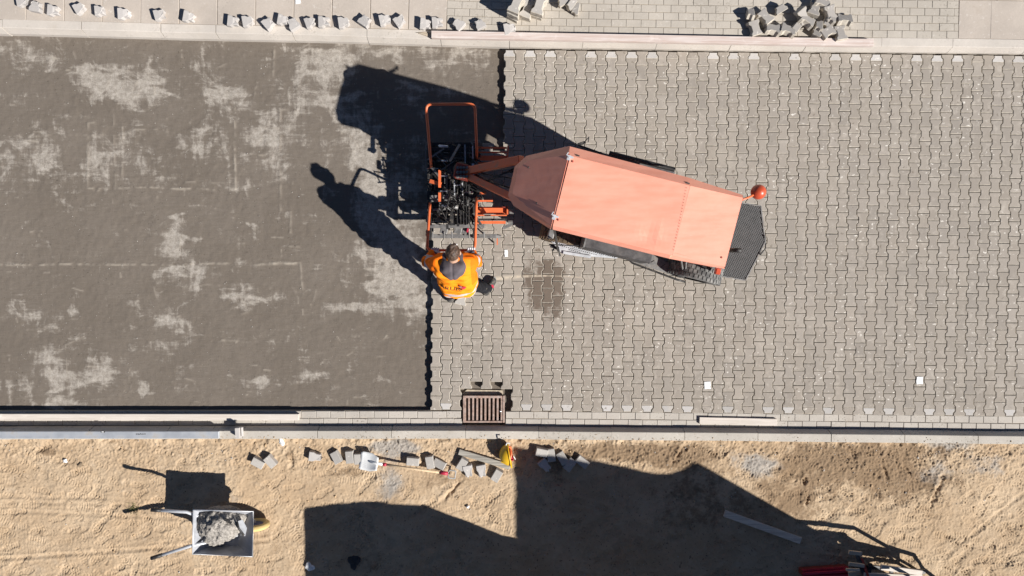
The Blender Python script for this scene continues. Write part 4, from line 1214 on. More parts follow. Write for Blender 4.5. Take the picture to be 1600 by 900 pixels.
# jaws that grip the stones
for (y_a, y_b) in ((226,250),(254,300),(304,346)):
    cbar('jaw_plate', (677,y_a,.12), (677,y_b,.12), .02, .20, BLACK); cbar('jaw_plate', (737,y_a,.12), (737,y_b,.12), .02, .20, BLACK)
m = MB()
a_, b_ = lp(677,196,.22), lp(737,330,.22)
for k in range(17):
    f = (k+.5)/17; y_ = 232+f*110
    m.bar(lp(676,y_,.20), lp(738,y_,.20), .036, .03)
m.build('jaw_spring_pack', BLACK, cl)
# hydraulic rotor block with fittings
m = MB(); p = lp(722.5,269,1.0); m.box(p, (.17,.17,.22)); rb = m.build('rotor_block', DARKRED, cl, bevel=.012)
for i in range(4):
    for j in range(3):
        m = MB(); q = lp(715+i*5.0, 262+j*7, 1.13); m.lathe([(0,.03),(.012,.03),(.014,.0),(.02,0),(.02,-.02)], q, n=8); m.build('fitting', GREYSTEEL, rb)
m = MB(); p = lp(722,268,.75); m.lathe([(.10,-.25),(.10,.14),(.06,.15)], p, n=20); m.build('rotor', BLACK, cl, smooth=True)
# bright orange crank with slanted arm
cbar('orange_post', (687,266,.80), (687,293,.80), .030, .03, ORANGE); cbar('orange_post', (687,301,.72), (687,315,.72), .030, .03, ORANGE)
cbar('orange_arm', (672,283,.74), (689,288,.78), .045, .02, ORANGE); cbar('cross_rod', (688,275,.76), (699,275,.76), .014, .014, BRIGHT); cbar('cross_rod', (688,298.5,.70), (699,299,.70), .014, .014, BRIGHT)
# side outriggers
for (xa, y_, xb_, w_, h_, mt, z_) in ((747,231,792,.022,.03,ORANGE,.45),(747,247,793,.060,.02,ORANGE,.40),(747,255,790,.022,.03,ORANGE,.35),(747,262,775,.03,.03,DARKRED,.5),(747,314,770,.02,.03,ORANGE,.44),(748,238,792,.016,.02,ORANGE,.38),(746,336.5,792,.014,.03,ORANGE,.36),(746,301.5,760,.03,.02,ORANGE,.5),(746,329.5,792,.080,.012,ORANGE,.32),(746,324,792,.012,.05,DARKRED,.38),(746,347.5,790,.035,.02,ORANGE,.30),(746,343,792,.022,.06,BLACK,.36)):  # dark red bars: orange rails with shade put into their colour
    cbar('outrigger', (xa,y_,z_), (xb_,y_,z_), w_, h_, mt)
cbar('outrigger_end', (794,228,.42), (793,254,.42), .015, .06, ORANGE); cbar('outrigger_end', (793,322,.34), (793,335,.34), .02, .06, ORANGE)
for (px, py) in ((797,348),(799,330),(796,232)):
    m = MB(); m.tube([lp(px-3,py,.28), lp(px+4,py,.28)], .035, 10); m.build('roller', GREYSTEEL, cl)
cbar('bracket_plate', (786,357,.30), (799,350,.30), .04, .012, GREYSTEEL)
cbar('marker_pin', (777,371,.30), (777,382,.05), .014, .014, ORANGE)
# many struts, rods and hoses inside the frame
clut = random.Random(31)
for k in range(150):
    xa = clut.uniform(664,746); ya = clut.choice([clut.uniform(222,262), clut.uniform(262,352), clut.uniform(262,352)])
    ln = clut.uniform(8,34); ang_ = clut.choice([0,0,0,math.pi/2,math.pi/2,.45,-.6,.8]); za = clut.uniform(.25,.62)
    xb_ = min(752, max(662, xa+ln*math.cos(ang_))); yb_ = min(358, max(222, ya+ln*math.sin(ang_)))
    mt = clut.choice([BLACK,BLACK,BLACK,BLACK,GREYSTEEL,GREYSTEEL,BRIGHT if clut.random()<.35 else BLACK])
    w_ = clut.choice([.008,.012,.012,.02,.03])
    nm = {True:'strut', False:'rod'}[w_ > .015]
    cbar(nm, (xa,ya,za), (xb_,yb_,za+clut.gauss(0,.05)), w_, clut.uniform(.008,.03), mt)
for k in range(9):
    xa = clut.uniform(680,735); ya = clut.uniform(258,320)
    pts = [(xa+clut.gauss(0,5)*q*.4+q*clut.uniform(-5,5), ya+q*clut.uniform(-6,9), .55+.25*math.sin(q/5*math.pi)) for q in range(6)]
    ctube('hose', pts, .008, BLACK, 6)
for (a_, b_) in (((682,312,.6),(712,333,.55)),((675,262,.62),(688,278,.66)),((718,226,.6),(703,252,.75)),((676,328,.5),(702,326,.5))):
    cbar('link_arm', a_, b_, .028, .02, GREYSTEEL)
ctube('cylinder', [(690,322,.6),(702,322,.6)], .02, BRIGHT); ctube('cylinder', [(703,322,.6),(716,324,.6)], .028, GREYSTEEL)
ctube('cylinder', [(686,228,.6),(700,229,.6)], .016, ZINC); ctube('cylinder', [(690,251,.6),(700,252,.6)], .012, BRIGHT)
# mounting that ties the head to the arms and to the ground wheels
cbar('head_carrier', (700,270,.60), (742,270,.60), .16, .06, BLACK); cbar('head_carrier', (707,228,.52), (707,352,.52), .06, .08, BLACK)
m = MB()
for (px, py) in ((694,360),(716,360),(728,361)):
    m.box(lp(px,py,.42), (.10,.09,.05))
m.build('guide_shoe', GREYSTEEL, cl, bevel=.01)
m = MB(); m.box(lp(731,360,.46), (.02,.05,.06)); m.build('red_knob', REDP, cl)
for px in (676,694,706,733,756):
    m = MB(); m.tube([lp(px,362,.46), lp(px,372,.46)], .010, 8); m.build('adjuster', GREYSTEEL, cl)
# stones still held in the jaws
held = [(-7+i, 5.5+j+(.5 if i % 2 else 0)) for i in range(7) for j in range(6)]
for (i, r) in held:
    if i < -6 or r < 6.9: continue
    c_ = lat(i, r); o = bpy.data.objects.new('paver', bone); COL.objects.link(o); o.parent = road
    o.location = (c_.x, c_.y, -.002); o.rotation_euler = (0,0,-.012)

# ------------------------------------------------------------------ wheelbarrow
tz = .60
tc = W(349,833,tz)
wb_ = empty('wheelbarrow', (tc.x, tc.y, ZS))
tag(wb_, 'steel wheelbarrow with a grey tray and yellow wheel standing on the sand', 'wheelbarrow')
def wl(px, py, z): return W(px, py, z)-Vector((tc.x, tc.y, ZS))
rim = [wl(302,796.5,tz), wl(396,799,tz), wl(395,870,tz), wl(301,866,tz)]
zb = .33
bot = [wl(330,809,zb), wl(373,810,zb), wl(372,853,zb), wl(330,851,zb)]
m = MB(); m.add(rim+bot, [(0,1,5,4),(1,2,6,5),(2,3,7,6),(3,0,4,7),(4,5,6,7)])
TRAY = simple('scuffed_tray_steel', (0.40,0.41,0.44), 0.4, 0.5, 0.1, var=0.15, scale=8, dirt=(0.45,0.43,0.41), dirt_amt=0.2)
tray = m.build('tray', TRAY, wb_, solid=.004)
m = MB(); m.tube(rim+[rim[0]], .008, 8); m.build('tray_rim', ZINC, tray, smooth=True)
for (a_, mid, b_) in (((372,830,.34),(292,800,.58),(236,796.5,.66)), ((372,836,.34),(298,853,.58),(236,872.5,.66))):
    A, M_, B = wl(*a_), wl(*mid), wl(*b_)
    m = MB(); m.tube([A, M_, M_+(B-M_)*.75], .021, 10); hnd = m.build('handle', ZINC, wb_, smooth=True)
    m = MB(); m.tube([M_+(B-M_)*.72, B], .025, 10); m.build('grip', BLACK, hnd, smooth=True)
for (px, py) in ((318,812),(318,852)):
    A = wl(px+8,py,.40); m = MB(); m.tube([A, wl(px,py,ZS+.01), wl(px+14,py,ZS+.01), wl(px+26,py,.36)], .014, 8); m.build('leg', ZINC, wb_, smooth=True)
wcx = wl(402,817,.2)
cw = Vector((wcx.x-.012, wcx.y-.01, .185))
whl = empty('wheel', (0,0,0)); whl.parent = wb_
m = MB(); m.lathe([(.185+.045*math.cos(k*math.pi/5)-.04, .040*math.sin(k*math.pi/5)) for k in range(11)], cw, 'y', 28)
YEL = simple('yellow_tyre', (0.60,0.45,0.19), 0.6, 0.3, var=0.1, dirt=(0.45,0.36,0.24), dirt_amt=0.4)
m.build('tyre', YEL, whl, smooth=True)
m = MB(); m.lathe([(0,-.03),(.05,-.03),(.12,-.012),(.12,.012),(.05,.03),(0,.03)], cw, 'y', 20); m.build('rim', simple('blue_rim', (.05,.07,.16), .5), whl)
m = MB()
for s_ in (-1,1):
    m.bar(cw+Vector((0,.06*s_,0)), wl(372,833-(-4 if s_ < 0 else 4),.34)+Vector((0,.05*s_,0)), .02, .03)
m.bar(cw+Vector((0,-.07,0)), cw+Vector((0,.07,0)), .018, .018)
m.build('wheel_fork', ZINC, wb_)
m = MB(); m.bar(bot[0]+Vector((.05,0,-.012)), bot[1]+Vector((.06,-.10,-.012)), .03, .02); m.bar(bot[3]+Vector((.05,0,-.012)), bot[2]+Vector((.06,.10,-.012)), .03, .02); m.build('under_frame', ZINC, wb_)
# mortar in the tray
mc = (rim[0]+rim[3])/2*.45+(rim[1]+rim[2])/2*.55
MW = []
for k in range(26):
    w_ = rng.uniform(25,150); v_ = Vector((rng.gauss(0,1),rng.gauss(0,1),rng.gauss(0,1))).normalized()*w_; MW.append((*v_, rng.uniform(0,6.28), .16/w_))
def mort(p):
    d = d_ell(p, (-.095,.075,.40), (.295,.225,.20))
    d = smin(d, d_ell(p, (-.16,-.10,.40), (.13,.10,.12)), .06)
    d = smin(d, d_ell(p, (.06,.16,.40), (.2,.09,.14)), .05)
    nn = 0
    for (kx, ky, kz, ph, am) in MW: nn = nn+am*np.sin(p[...,0]*kx+p[...,1]*ky+p[...,2]*kz+ph)
    d = d+nn
    # keep inside the tray
    return np.maximum(d, np.maximum(p[...,1]-.285, -(p[...,0]+.36)))
V_, F_ = nets(mort, (-.42,-.32,.24), (.34,.34,.62), .0095)
jit = nrg.normal(0,.0030,V_.shape); V_ = V_+jit
MORTAR = simple('stiff_mortar', (0.31,0.285,0.255), 0.95, 0.1, var=0.3, scale=40, bump=0.9)
mo = link_mesh('mortar_heap', V_, F_, MORTAR, None, smooth=False)
mo.location = (tc.x, tc.y, ZS)
tag(mo, 'heap of grey lumpy mortar filling the wheelbarrow tray', 'mortar')
# trowel and a cut stone on the mortar
tw = empty('trowel', W(376,820,.58)); tag(tw, 'small bent steel float lying on the mortar in the wheelbarrow', 'trowel')
m = MB()
A = [wl(372,814,.62), wl(379,812,.62), wl(386,825,.60), wl(383,838,.58), wl(372,826,.60)]
off = Vector((tc.x,tc.y,ZS))-Vector(tw.location)
m.add([p+off for p in A], [(0,1,2,3,4)]); m.build('blade', ZINC, tw, solid=.003)
m = MB(); m.tube([A[0]+off+Vector((0,0,.03)), A[4]+off+Vector((.03,.02,.05)), A[3]+off+Vector((0,.03,.04))], .013, 8); m.build('grip', BLACK, tw, smooth=True)
m = MB(); m.bar(wl(351,811,.64)+off, wl(362,817,.63)+off, .03, .03); m.build('handle_end', BLACK, tw)
m = MB(); m.prism([(-.07,-.05),(.06,-.06),(.075,.03),(.02,.055),(-.05,.04)], 0, .06, 0, .004)
o = m.build('stone_chunk', LOOSE); c = W(359,832,.56); o.location = (c.x, c.y, .50); o.rotation_euler = (.1,.15,.2)
tag(o, 'smooth grey stone chunk half buried in the wheelbarrow mortar', 'stone')

# ------------------------------------------------------------------ shovel
zs_ = on_sand(640,728)+.03
sb0 = W(577,721,zs_+.03)
sh = empty('shovel', (sb0.x, sb0.y, zs_-.03)); tag(sh, 'shovel with white blade, wooden handle and red grips lying on the sand', 'shovel')
so_ = Vector(sh.location)
def sl_(px, py, z): return W(px, py, z)-so_
m = MB(); nU, nV = 8, 8; G = []
ax0 = sl_(563,724,zs_+.06); 
dirv = (W(695,740,zs_)-W(577,721,zs_)).normalized(); nrm_ = Vector((-dirv.y, dirv.x, 0))
for i in range(nU+1):
    for j in range(nV+1):
        f = i/nU; q = j/nV-.5
        wdt = .245*(1-.30*max(0,f-.62)/.38-.12*(f < .08))
        zz = .03+.055*f-.0+.09*q*q-.02*math.sin(f*math.pi)
        p = dirv*((f-.5)*.25)+nrm_*(q*wdt); G.append((p.x, p.y, zz+.02))
m.add(G, [(i*(nV+1)+j, i*(nV+1)+j+1, (i+1)*(nV+1)+j+1, (i+1)*(nV+1)+j) for i in range(nU) for j in range(nV)])
SHW = simple('worn_white_blade', (0.72,0.72,0.71), 0.45, 0.45, 0.1, var=0.08)
m.build('blade', SHW, sh, solid=.003, smooth=True)
h0 = dirv*.09+Vector((0,0,.085)); h1 = W(693,739,zs_+.04)-so_
m = MB(); m.tube([dirv*.0+Vector((0,0,.062)), dirv*.10+Vector((0,0,.085)), dirv*.22+Vector((0,0,.085))], [.012,.020,.021], 10); m.build('socket', SHW, sh, smooth=True)
m = MB(); m.tube([dirv*.17+Vector((0,0,.085)), (h0+h1)/2+Vector((0,0,.01)), h1], .0165, 10); m.build('handle', HANDLE, sh, smooth=True)
m = MB(); m.tube([dirv*.19+Vector((0,0,.085)), dirv*.235+Vector((0,0,.085))], .0235, 10); m.build('collar', REDP, sh, smooth=True)
m = MB(); m.tube([h1-dirv*.05, h1+dirv*.06], .026, 10); m.build('grip_socket', REDP, sh, smooth=True)
m = MB(); c = h1+dirv*.11; m.tube([h1+dirv*.05, c+nrm_*.055-dirv*.03, c+nrm_*.05+dirv*.05, c-nrm_*.05+dirv*.05, c-nrm_*.055-dirv*.03, h1+dirv*.05], .0105, 8); m.build('d_grip', GREYP, sh, smooth=True)

# ------------------------------------------------------------------ yellow helmet tipped on its side
hz = on_sand(797,712)
hc = W(796,711,hz+.12)
he = empty('hard_hat', (hc.x, hc.y, hz-.008), R(10)); tag(he, 'yellow hard hat tipped on its side with an orange and white liner', 'hard hat')
YH = simple('yellow_shell', (0.70,0.42,0.02), 0.35, 0.5, var=0.05, bump=.02)
def dome(rx, ry, rz, n1=9, n2=24):
    vs, fs = [], []
    for i in range(n1+1):
        a_ = (i/n1)*math.pi/2
        for k in range(n2):
            t = 2*math.pi*k/n2; vs.append((-rz*math.cos(a_), ry*math.sin(a_)*math.cos(t), rx*math.sin(a_)*math.sin(t)+.115))
    for i in range(n1):
        for k in range(n2): fs.append((i*n2+k, i*n2+(k+1)%n2, (i+1)*n2+(k+1)%n2, (i+1)*n2+k))
    return vs, fs
m = MB(); m.add(*dome(.115,.145,.135)); shell = m.build('shell', YH, he, smooth=True, solid=.004)
m = MB(); m.tube([(.0,.150*math.cos(2*math.pi*k/24)-.02*(math.cos(2*math.pi*k/24)<-.6),.118*math.sin(2*math.pi*k/24)+.115) for k in range(25)], .010, 6); m.build('brim', YH, shell, smooth=True)
m = MB(); m.bar((-.125,-.06,.16),(-.04,-.11,.18),.012,.012); m.build('ridge', YH, shell)
m = MB(); m.tube([(-.02+.05*math.sin(k*.5),.10*math.cos(2*math.pi*k/18),.085*math.sin(2*math.pi*k/18)+.115) for k in range(19)], .016, 6); m.build('liner', ORANGE, he, smooth=True)
m = MB(); m.bar((.0,.02,.195),(.02,-.06,.13),.035,.02); m.bar((.03,-.03,.06),(.03,-.07,.16),.03,.012); m.build('strap', REDP, he)
m = MB(); m.bar((.035,-.065,.03),(.06,-.055,.11),.05,.01); m.tube([(-.02,.15,.17),(.0,.18,.19),(.04,.17,.19)], .008, 6); m.build('strap_clip', WHITE, he)

# ------------------------------------------------------------------ the worker
def skin_mat():
    return simple('skin', (0.50,0.30,0.21), 0.55, 0.35, var=0.08, scale=30, bump=.05)
SKIN = skin_mat()
HAIR = simple('brown_hair', (0.060,0.034,0.022), 0.5, 0.4, var=0.6, scale=45, bump=.8, dirt=(.13,.085,.06), dirt_amt=.5, dscale=30)
HIVIS_SHADED = simple('hi_vis_orange_shaded', (0.98,0.19,0.006), 0.75, 0.2, var=0.05, scale=10, bump=.15)  # the orange cloth with shade painted in
HIVIS_SUNLIT = simple('hi_vis_orange_sunlit', (1.0,0.275,0.010), 0.75, 0.2, var=0.05, scale=10, bump=.15)  # same orange cloth, strong sun painted in as a yellower tone
BAND = simple('reflective_band', (0.50,0.44,0.42), 0.45, 0.4, var=0.06)
HOODC = simple('grey_hood_cloth', (0.105,0.090,0.098), 0.9, 0.15, var=0.15, scale=18, bump=.3)
TROUS = simple('black_work_trousers', (0.016,0.016,0.019), 0.9, 0.15, var=0.3, scale=18, bump=.3)
GLOVE = simple('grey_work_glove', (0.58,0.57,0.58), 0.8, 0.2, var=0.15, scale=30)
GLOVE_D = simple('dark_glove_cuff', (0.10,0.10,0.13), 0.85, 0.2, var=0.15)
BOOT = simple('dark_boot', (0.055,0.052,0.05), 0.75, 0.3, var=0.3, dirt=(0.3,0.27,0.22), dirt_amt=.4, dscale=25)
fo = W(716,452,0)
per = empty('person', (fo.x, fo.y, 0))
tag(per, 'worker in orange high-visibility jacket bending forward and gripping the machine handle', 'person')
def wp(px, py, z): return np.array(W(px, py, z)-Vector((fo.x, fo.y, 0)))
hip = wp(717,443,.92); wst = wp(714,433,1.08); chs = wp(709,417,1.33); nck = wp(707.5,404,1.47); hd = wp(708,394,1.60)
shL, shR = wp(685,413,1.37), wp(732,411,1.37)
elL, elR = wp(667.5,409,1.13), wp(744,408,1.13)
hdL, hdR = wp(680.5,392,1.02), wp(736.5,391.5,1.02)
hipL, hipR = hip+np.array((-.095,0,-.03)), hip+np.array((.095,.0,-.03))
ftL, ftR = wp(703,461,.07), wp(763,451,.07)
knL, knR = wp(705,453,.50), wp(733,446,.50)
fwd = np.array((0.05,1.0,-.25)); fwd /= np.linalg.norm(fwd)          # where the face points
upv = np.array((0.0,.27,1.0)); upv /= np.linalg.norm(upv)
sid = np.cross(fwd, upv)
HR_ = np.stack([sid, fwd, np.cross(sid, fwd)], 1)
def head_pt(s_, f_, u_): return hd+HR_@np.array((s_, f_, u_))
def body(p):
    d = d_ell(p, head_pt(0,-.008,.02), (.076,.096,.105), HR_)
    d = smin(d, d_ell(p, head_pt(0,.030,-.055), (.055,.060,.065), HR_), .03)
    d = smin(d, d_cap(p, head_pt(0,.085,.0), head_pt(0,.105,-.028), .010, .016), .015)
    d = smin(d, d_cap(p, head_pt(-.02,.088,-.062), head_pt(.02,.088,-.062), .009, .009), .012)
    for s_ in (-1,1):
        d = smin(d, d_ell(p, head_pt(.080*s_,-.005,-.012), (.012,.022,.034), HR_), .008)
        d = np.maximum(d, -(np.linalg.norm(p-head_pt(.032*s_,.102,.012), axis=-1)-.016))
    d = smin(d, d_cap(p, nck-np.array((0,.03,.03)), head_pt(0,-.02,-.05), .062, .058), .03)
    t = d_cap(p, hip, chs, .115, .125)
    t = smin(t, d_cap(p, shL*.8+chs*.2, shR*.8+chs*.2, .085, .085), .06)
    d = smin(d, t, .04)
    for (a_, b_, c_) in ((shL,elL,hdL),(shR,elR,hdR)):
        d = smin(d, d_cap(p, a_, b_, .058, .045), .03); w_ = b_+(c_-b_)*.85
        d = smin(d, d_cap(p, b_, w_, .043, .030), .02)
    for (a_, b_, c_) in ((hipL,knL,ftL),(hipR,knR,ftR)):
        d = smin(d, d_cap(p, a_, b_, .085, .060), .04); d = smin(d, d_cap(p, b_, c_, .057, .042), .03)
    return d
def from_sdf(name, f, lo, hi, h, mats, parent, chooser=None):
    V_, F_ = nets(f, lo, hi, h)
    o = link_mesh(name, V_, F_, mats, parent)
    if chooser is not None:
        c_ = V_[F_].mean(1); o.data.polygons.foreach_set('material_index', chooser(c_).astype(np.int32))
    return o, V_, F_
lo_, hi_ = (-.62,-.45,-.01), (.62,.72,1.78)
from_sdf('body', body, lo_, hi_, .0135, SKIN, per)
def folds(p, k=1.0): return k*(.011*np.sin(p[...,0]*33+np.sin(p[...,2]*26)*2)*np.sin(p[...,1]*33+p[...,2]*21)+.006*np.sin(p[...,2]*61+p[...,0]*17+np.sin(p[...,1]*40)))
def jacket(p):
    t = np.full(p.shape[:-1], 9.0)
    for s_ in (-1,1):
        o_ = np.array((.065*s_,0,0))
        t = smin(t, d_cap(p, hip+o_+np.array((0,-.015,.0)), wst+o_*1.1, .162, .160), .05)
        t = smin(t, d_cap(p, wst+o_*1.1, chs+o_, .160, .160), .05)
    t = smin(t, d_cap(p, shL*.85+chs*.15, shR*.85+chs*.15, .105, .105), .09)
    d = t
    for (a_, b_, c_) in ((shL,elL,hdL),(shR,elR,hdR)):
        d = smin(d, d_cap(p, a_, b_, .082, .068), .045); w_ = b_+(c_-b_)*.70
        d = smin(d, d_cap(p, b_, w_, .066, .050), .025)
    d = d+folds(p)
    hem = (p-hip)@((wst-hip)/np.linalg.norm(wst-hip))
    return np.maximum(d, -(hem+.10))
axis_t = (chs-hip); Lt = np.linalg.norm(axis_t); axis_t = axis_t/Lt
def arm_param(c_, a_, b_, w_):
    out = np.full(len(c_), -1.0); best = np.full(len(c_), 9.0)
    for q, (s0, s1) in enumerate(((a_,b_),(b_,w_))):
        ab = s1-s0; t = np.clip(((c_-s0)@ab)/(ab@ab), 0, 1); d = np.linalg.norm(c_-(s0+t[:,None]*ab), axis=1)
        m_ = d < best; best[m_] = d[m_]; out[m_] = q+t[m_]
    return out, best
def jk_mat(c_):  # sunlit tone on the back; shaded tone on sleeves, sides, front and hem
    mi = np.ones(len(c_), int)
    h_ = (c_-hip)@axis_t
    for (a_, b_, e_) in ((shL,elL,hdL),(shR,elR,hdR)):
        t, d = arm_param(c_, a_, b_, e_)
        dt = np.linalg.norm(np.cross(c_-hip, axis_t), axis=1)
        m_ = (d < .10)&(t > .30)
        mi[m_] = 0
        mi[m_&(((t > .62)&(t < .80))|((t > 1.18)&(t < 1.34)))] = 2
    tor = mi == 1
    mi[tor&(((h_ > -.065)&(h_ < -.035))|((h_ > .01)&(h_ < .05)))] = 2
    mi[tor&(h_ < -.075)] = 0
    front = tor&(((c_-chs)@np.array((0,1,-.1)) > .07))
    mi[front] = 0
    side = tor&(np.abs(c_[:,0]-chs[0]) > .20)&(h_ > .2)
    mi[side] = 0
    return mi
jo, jV, jF = from_sdf('jacket', jacket, lo_, hi_, .0100, [HIVIS_SHADED, HIVIS_SUNLIT, BAND], per, jk_mat)
def trousers(p):
    d = d_cap(p, hipL+np.array((0,0,.05)), hipR+np.array((0,0,.05)), .125, .125)
    for (a_, b_, c_) in ((hipL,knL,ftL),(hipR,knR,ftR)):
        e_ = b_+(c_-b_)*.93
        d = smin(d, d_cap(p, a_, b_, .105, .078), .05); d = smin(d, d_cap(p, b_, e_, .076, .064), .04)
    return d+folds(p)
from_sdf('trousers', trousers, lo_, hi_, .0145, TROUS, per)
def hoodf(p):
    c0 = nck+np.array((0,-.072,-.032))
    d = d_ell(p, c0+np.array((0,-.045,.035)), (.150,.095,.075))
    d = smin(d, d_ell(p, c0+np.array((0,-.105,.0)), (.085,.070,.065)), .05)
    d = smin(d, d_cap(p, c0+np.array((-.105,.0,.03)), c0+np.array((-.085,.10,.0)), .045, .034), .03)
    d = smin(d, d_cap(p, c0+np.array((.105,.0,.03)), c0+np.array((.085,.10,.0)), .045, .034), .03)
    d = smin(d, d_cap(p, c0+np.array((0,-.05,.0)), c0+np.array((0,-.12,-.03)), .06, .03), .04)
    crease = .012*np.exp(-((p[...,0]-c0[0])/.012)**2)
    return d+crease+folds(p, .8)
from_sdf('hood', hoodf, tuple(nck+np.array((-.24,-.34,-.18))), tuple(nck+np.array((.24,.20,.12))), .010, HOODC, per)
def hairf(p):
    q = (p-hd)@HR_
    d = d_ell(p, head_pt(0,-.012,.028), (.081,.101,.106), HR_)
    d = d+.003*np.sin(q[...,0]*160+np.sin(q[...,1]*90))*np.sin(q[...,1]*120)
    cut_ = np.maximum(q[...,1]-.062+.35*np.maximum(-q[...,2],0)*4, -(q[...,2]+.005+.45*(q[...,1]+.02)))
    d = np.maximum(d, cut_-.0)
    tuft = d_cap(p, head_pt(-.02,.03,.125), head_pt(.03,.055,.118), .018, .014)
    return smin(d, tuft, .03)
from_sdf('hair', hairf, tuple(hd-.16), tuple(hd+.18), .008, HAIR, per)
for s_ in (-1,1):
    m = MB(); m.lathe([(.011*math.sin(math.pi*k/6), -.011*math.cos(math.pi*k/6)) for k in range(7)], head_pt(.032*s_,.086,.012), n=10); m.build('eye', WHITE, per, smooth=True)
# gloves closed on the handle: palm, four fingers over and under the bar, thumb from the side
def glove(hc_, el_, side):
    bar = np.array((1.0,0,0)); h0_ = hc_.copy()
    wrist = h0_+(el_-h0_)*.28+np.array((0,-.0,.02))
    palm = h0_+np.array((0,-.030,.034))
    def f(p):
        d = d_cap(p, wrist, palm, .036, .036)
        d = smin(d, d_cap(p, palm+bar*-.032, palm+bar*.032, .026, .024), .02)
        for q in range(4):
            x_ = (-.036+.024*q); ln = (.92,1.0,.97,.82)[q if side < 0 else 3-q]
            k0 = h0_+bar*x_+np.array((0,-.020,.038)); k1 = h0_+bar*x_+np.array((0,.030*ln,.034)); k2 = h0_+bar*x_+np.array((0,.036*ln,-.006)); k3 = h0_+bar*x_+np.array((0,.010,-.030*ln))
            fd = np.minimum(np.minimum(d_cap(p,k0,k1,.0115,.0105), d_cap(p,k1,k2,.0105,.0098)), d_cap(p,k2,k3,.0098,.0085))
            d = smin(d, fd, .004)
        t0 = palm+bar*(.040*-side)+np.array((0,0,-.01)); t1 = h0_+bar*(.052*-side)+np.array((0,.004,-.006)); t2 = h0_+bar*(.036*-side)+np.array((0,.020,-.028))
        d = smin(d, np.minimum(d_cap(p,t0,t1,.014,.012), d_cap(p,t1,t2,.012,.0095)), .008)
        return d
    lo2 = np.minimum(wrist, h0_)-.09; hi2 = np.maximum(wrist, h0_)+.09
    def ch(c_):
        t = ((c_-h0_)@(wrist-h0_))/((wrist-h0_)@(wrist-h0_)); return (t > .8).astype(int)
    from_sdf('glove', f, tuple(lo2), tuple(hi2), .0052, [GLOVE, GLOVE_D], per, ch)
glove(hdL, elL, -1); glove(hdR, elR, 1)
def boot(ft_, kn_, dirx):
    d0 = np.array((math.sin(dirx), math.cos(dirx), 0)); a0 = ft_*np.array((1,1,0))
    lat_ = np.array((d0[1], -d0[0], 0))
    def f(p):
        q = p-a0; l_ = q@d0; s_ = q@lat_
        d = d_cap(p, a0-d0*.055+np.array((0,0,.055)), a0+d0*.12+np.array((0,0,.045)), .050, .046)
        d = smin(d, d_cap(p, a0-d0*.03+np.array((0,0,.05)), ft_+(kn_-ft_)*.30, .052, .056), .03)
        return np.maximum(d, -(p[...,2]-.012))
    b_, _, _ = from_sdf('boot', f, tuple(a0+np.array((-.24,-.24,-.01))), tuple(a0+np.array((.24,.24,.32))), .010, BOOT, per)
    m = MB(); n_ = 20
    P_ = []
    for k in range(n_):
        t = 2*math.pi*k/n_; l_ = .142*math.cos(t)+.035; wd_ = .050*(1+.12*math.cos(t)); P_.append(a0+d0*l_+lat_*wd_*math.sin(t))
    m.prism([(p[0],p[1]) for p in P_], .002, .028); m.build('sole', GREYP, b_)
    return b_
boot(ftL, knL, -.15); br = boot(ftR, knR, .55)
m = MB(); q = ftR*np.array((1,1,0)); m.box(Vector(q)+Vector((.055,.03,.085)), (.03,.045,.02), (0,.6,.4)); m.build('red_tab', REDP, br)
# lettering and emblem on the back, laid on the cloth
def drape(vs, nvec):
    """push points along -nvec until they meet the jacket"""
    P_ = np.array(vs, float); 
    for _ in range(60):
        d = jacket(P_); P_ = P_-nvec*(d-.009)[:,None]*.8
    return P_
bn = np.array((0,-.62,.78)); bn /= np.linalg.norm(bn)
rt = np.array((1.0,0,0)); rt = rt-bn*(rt@bn); rt /= np.linalg.norm(rt); upb = np.cross(bn, rt)
cu = bpy.data.curves.new('txt', 'FONT'); cu.body = 'BRUK'; cu.size = .085; cu.align_x = 'CENTER'; cu.resolution_u = 2
to_ = bpy.data.objects.new('txt', cu); COL.objects.link(to_)
bpy.context.view_layer.update()
tm = bpy.data.meshes.new_from_object(to_.evaluated_get(bpy.context.evaluated_depsgraph_get()))
bpy.data.objects.remove(to_)
bm = bmesh.new(); bm.from_mesh(tm)
bmesh.ops.triangulate(bm, faces=bm.faces); bmesh.ops.subdivide_edges(bm, edges=bm.edges, cuts=1, use_grid_fill=True)
vs = np.array([v.co[:] for v in bm.verts]); fs = [[v.index for v in f.verts] for f in bm.faces]; bm.free(); bpy.data.meshes.remove(tm)
ctr = hip+axis_t*.12+bn*.30+rt*-.07
INK = simple('dark_print', (0.05,0.035,0.02), 0.8, 0.2, var=0.05)
tl = R(-8)
rt2 = rt*math.cos(tl)+upb*math.sin(tl); up2 = -rt*math.sin(tl)+upb*math.cos(tl)
P_ = drape([ctr+rt2*v[0]*1.15+up2*v[1] for v in vs], bn)
me = bpy.data.meshes.new('back_lettering'); me.from_pydata(P_.tolist(), [], fs); me.materials.append(INK)
o = bpy.data.objects.new('back_lettering', me); COL.objects.link(o); o.parent = jo
def patch(name, poly, mat, cc):
    N = 6; vs = []; fs = []
    A, B, C_, D_ = [np.array(q, float) for q in poly]
    for i in range(N+1):
        for j in range(N+1):
            u, v = i/N, j/N; q = (A*(1-u)+B*u)*(1-v)+(D_*(1-u)+C_*u)*v
            vs.append(cc+rt*q[0]+upb*q[1])
    for i in range(N):
        for j in range(N): fs.append((i*(N+1)+j, (i+1)*(N+1)+j, (i+1)*(N+1)+j+1, i*(N+1)+j+1))
    me = bpy.data.meshes.new(name); me.from_pydata(drape(vs, bn).tolist(), [], fs); me.materials.append(mat)
    o = bpy.data.objects.new(name, me); COL.objects.link(o); o.parent = jo
ec = hip+axis_t*.17+bn*.30+rt*.06
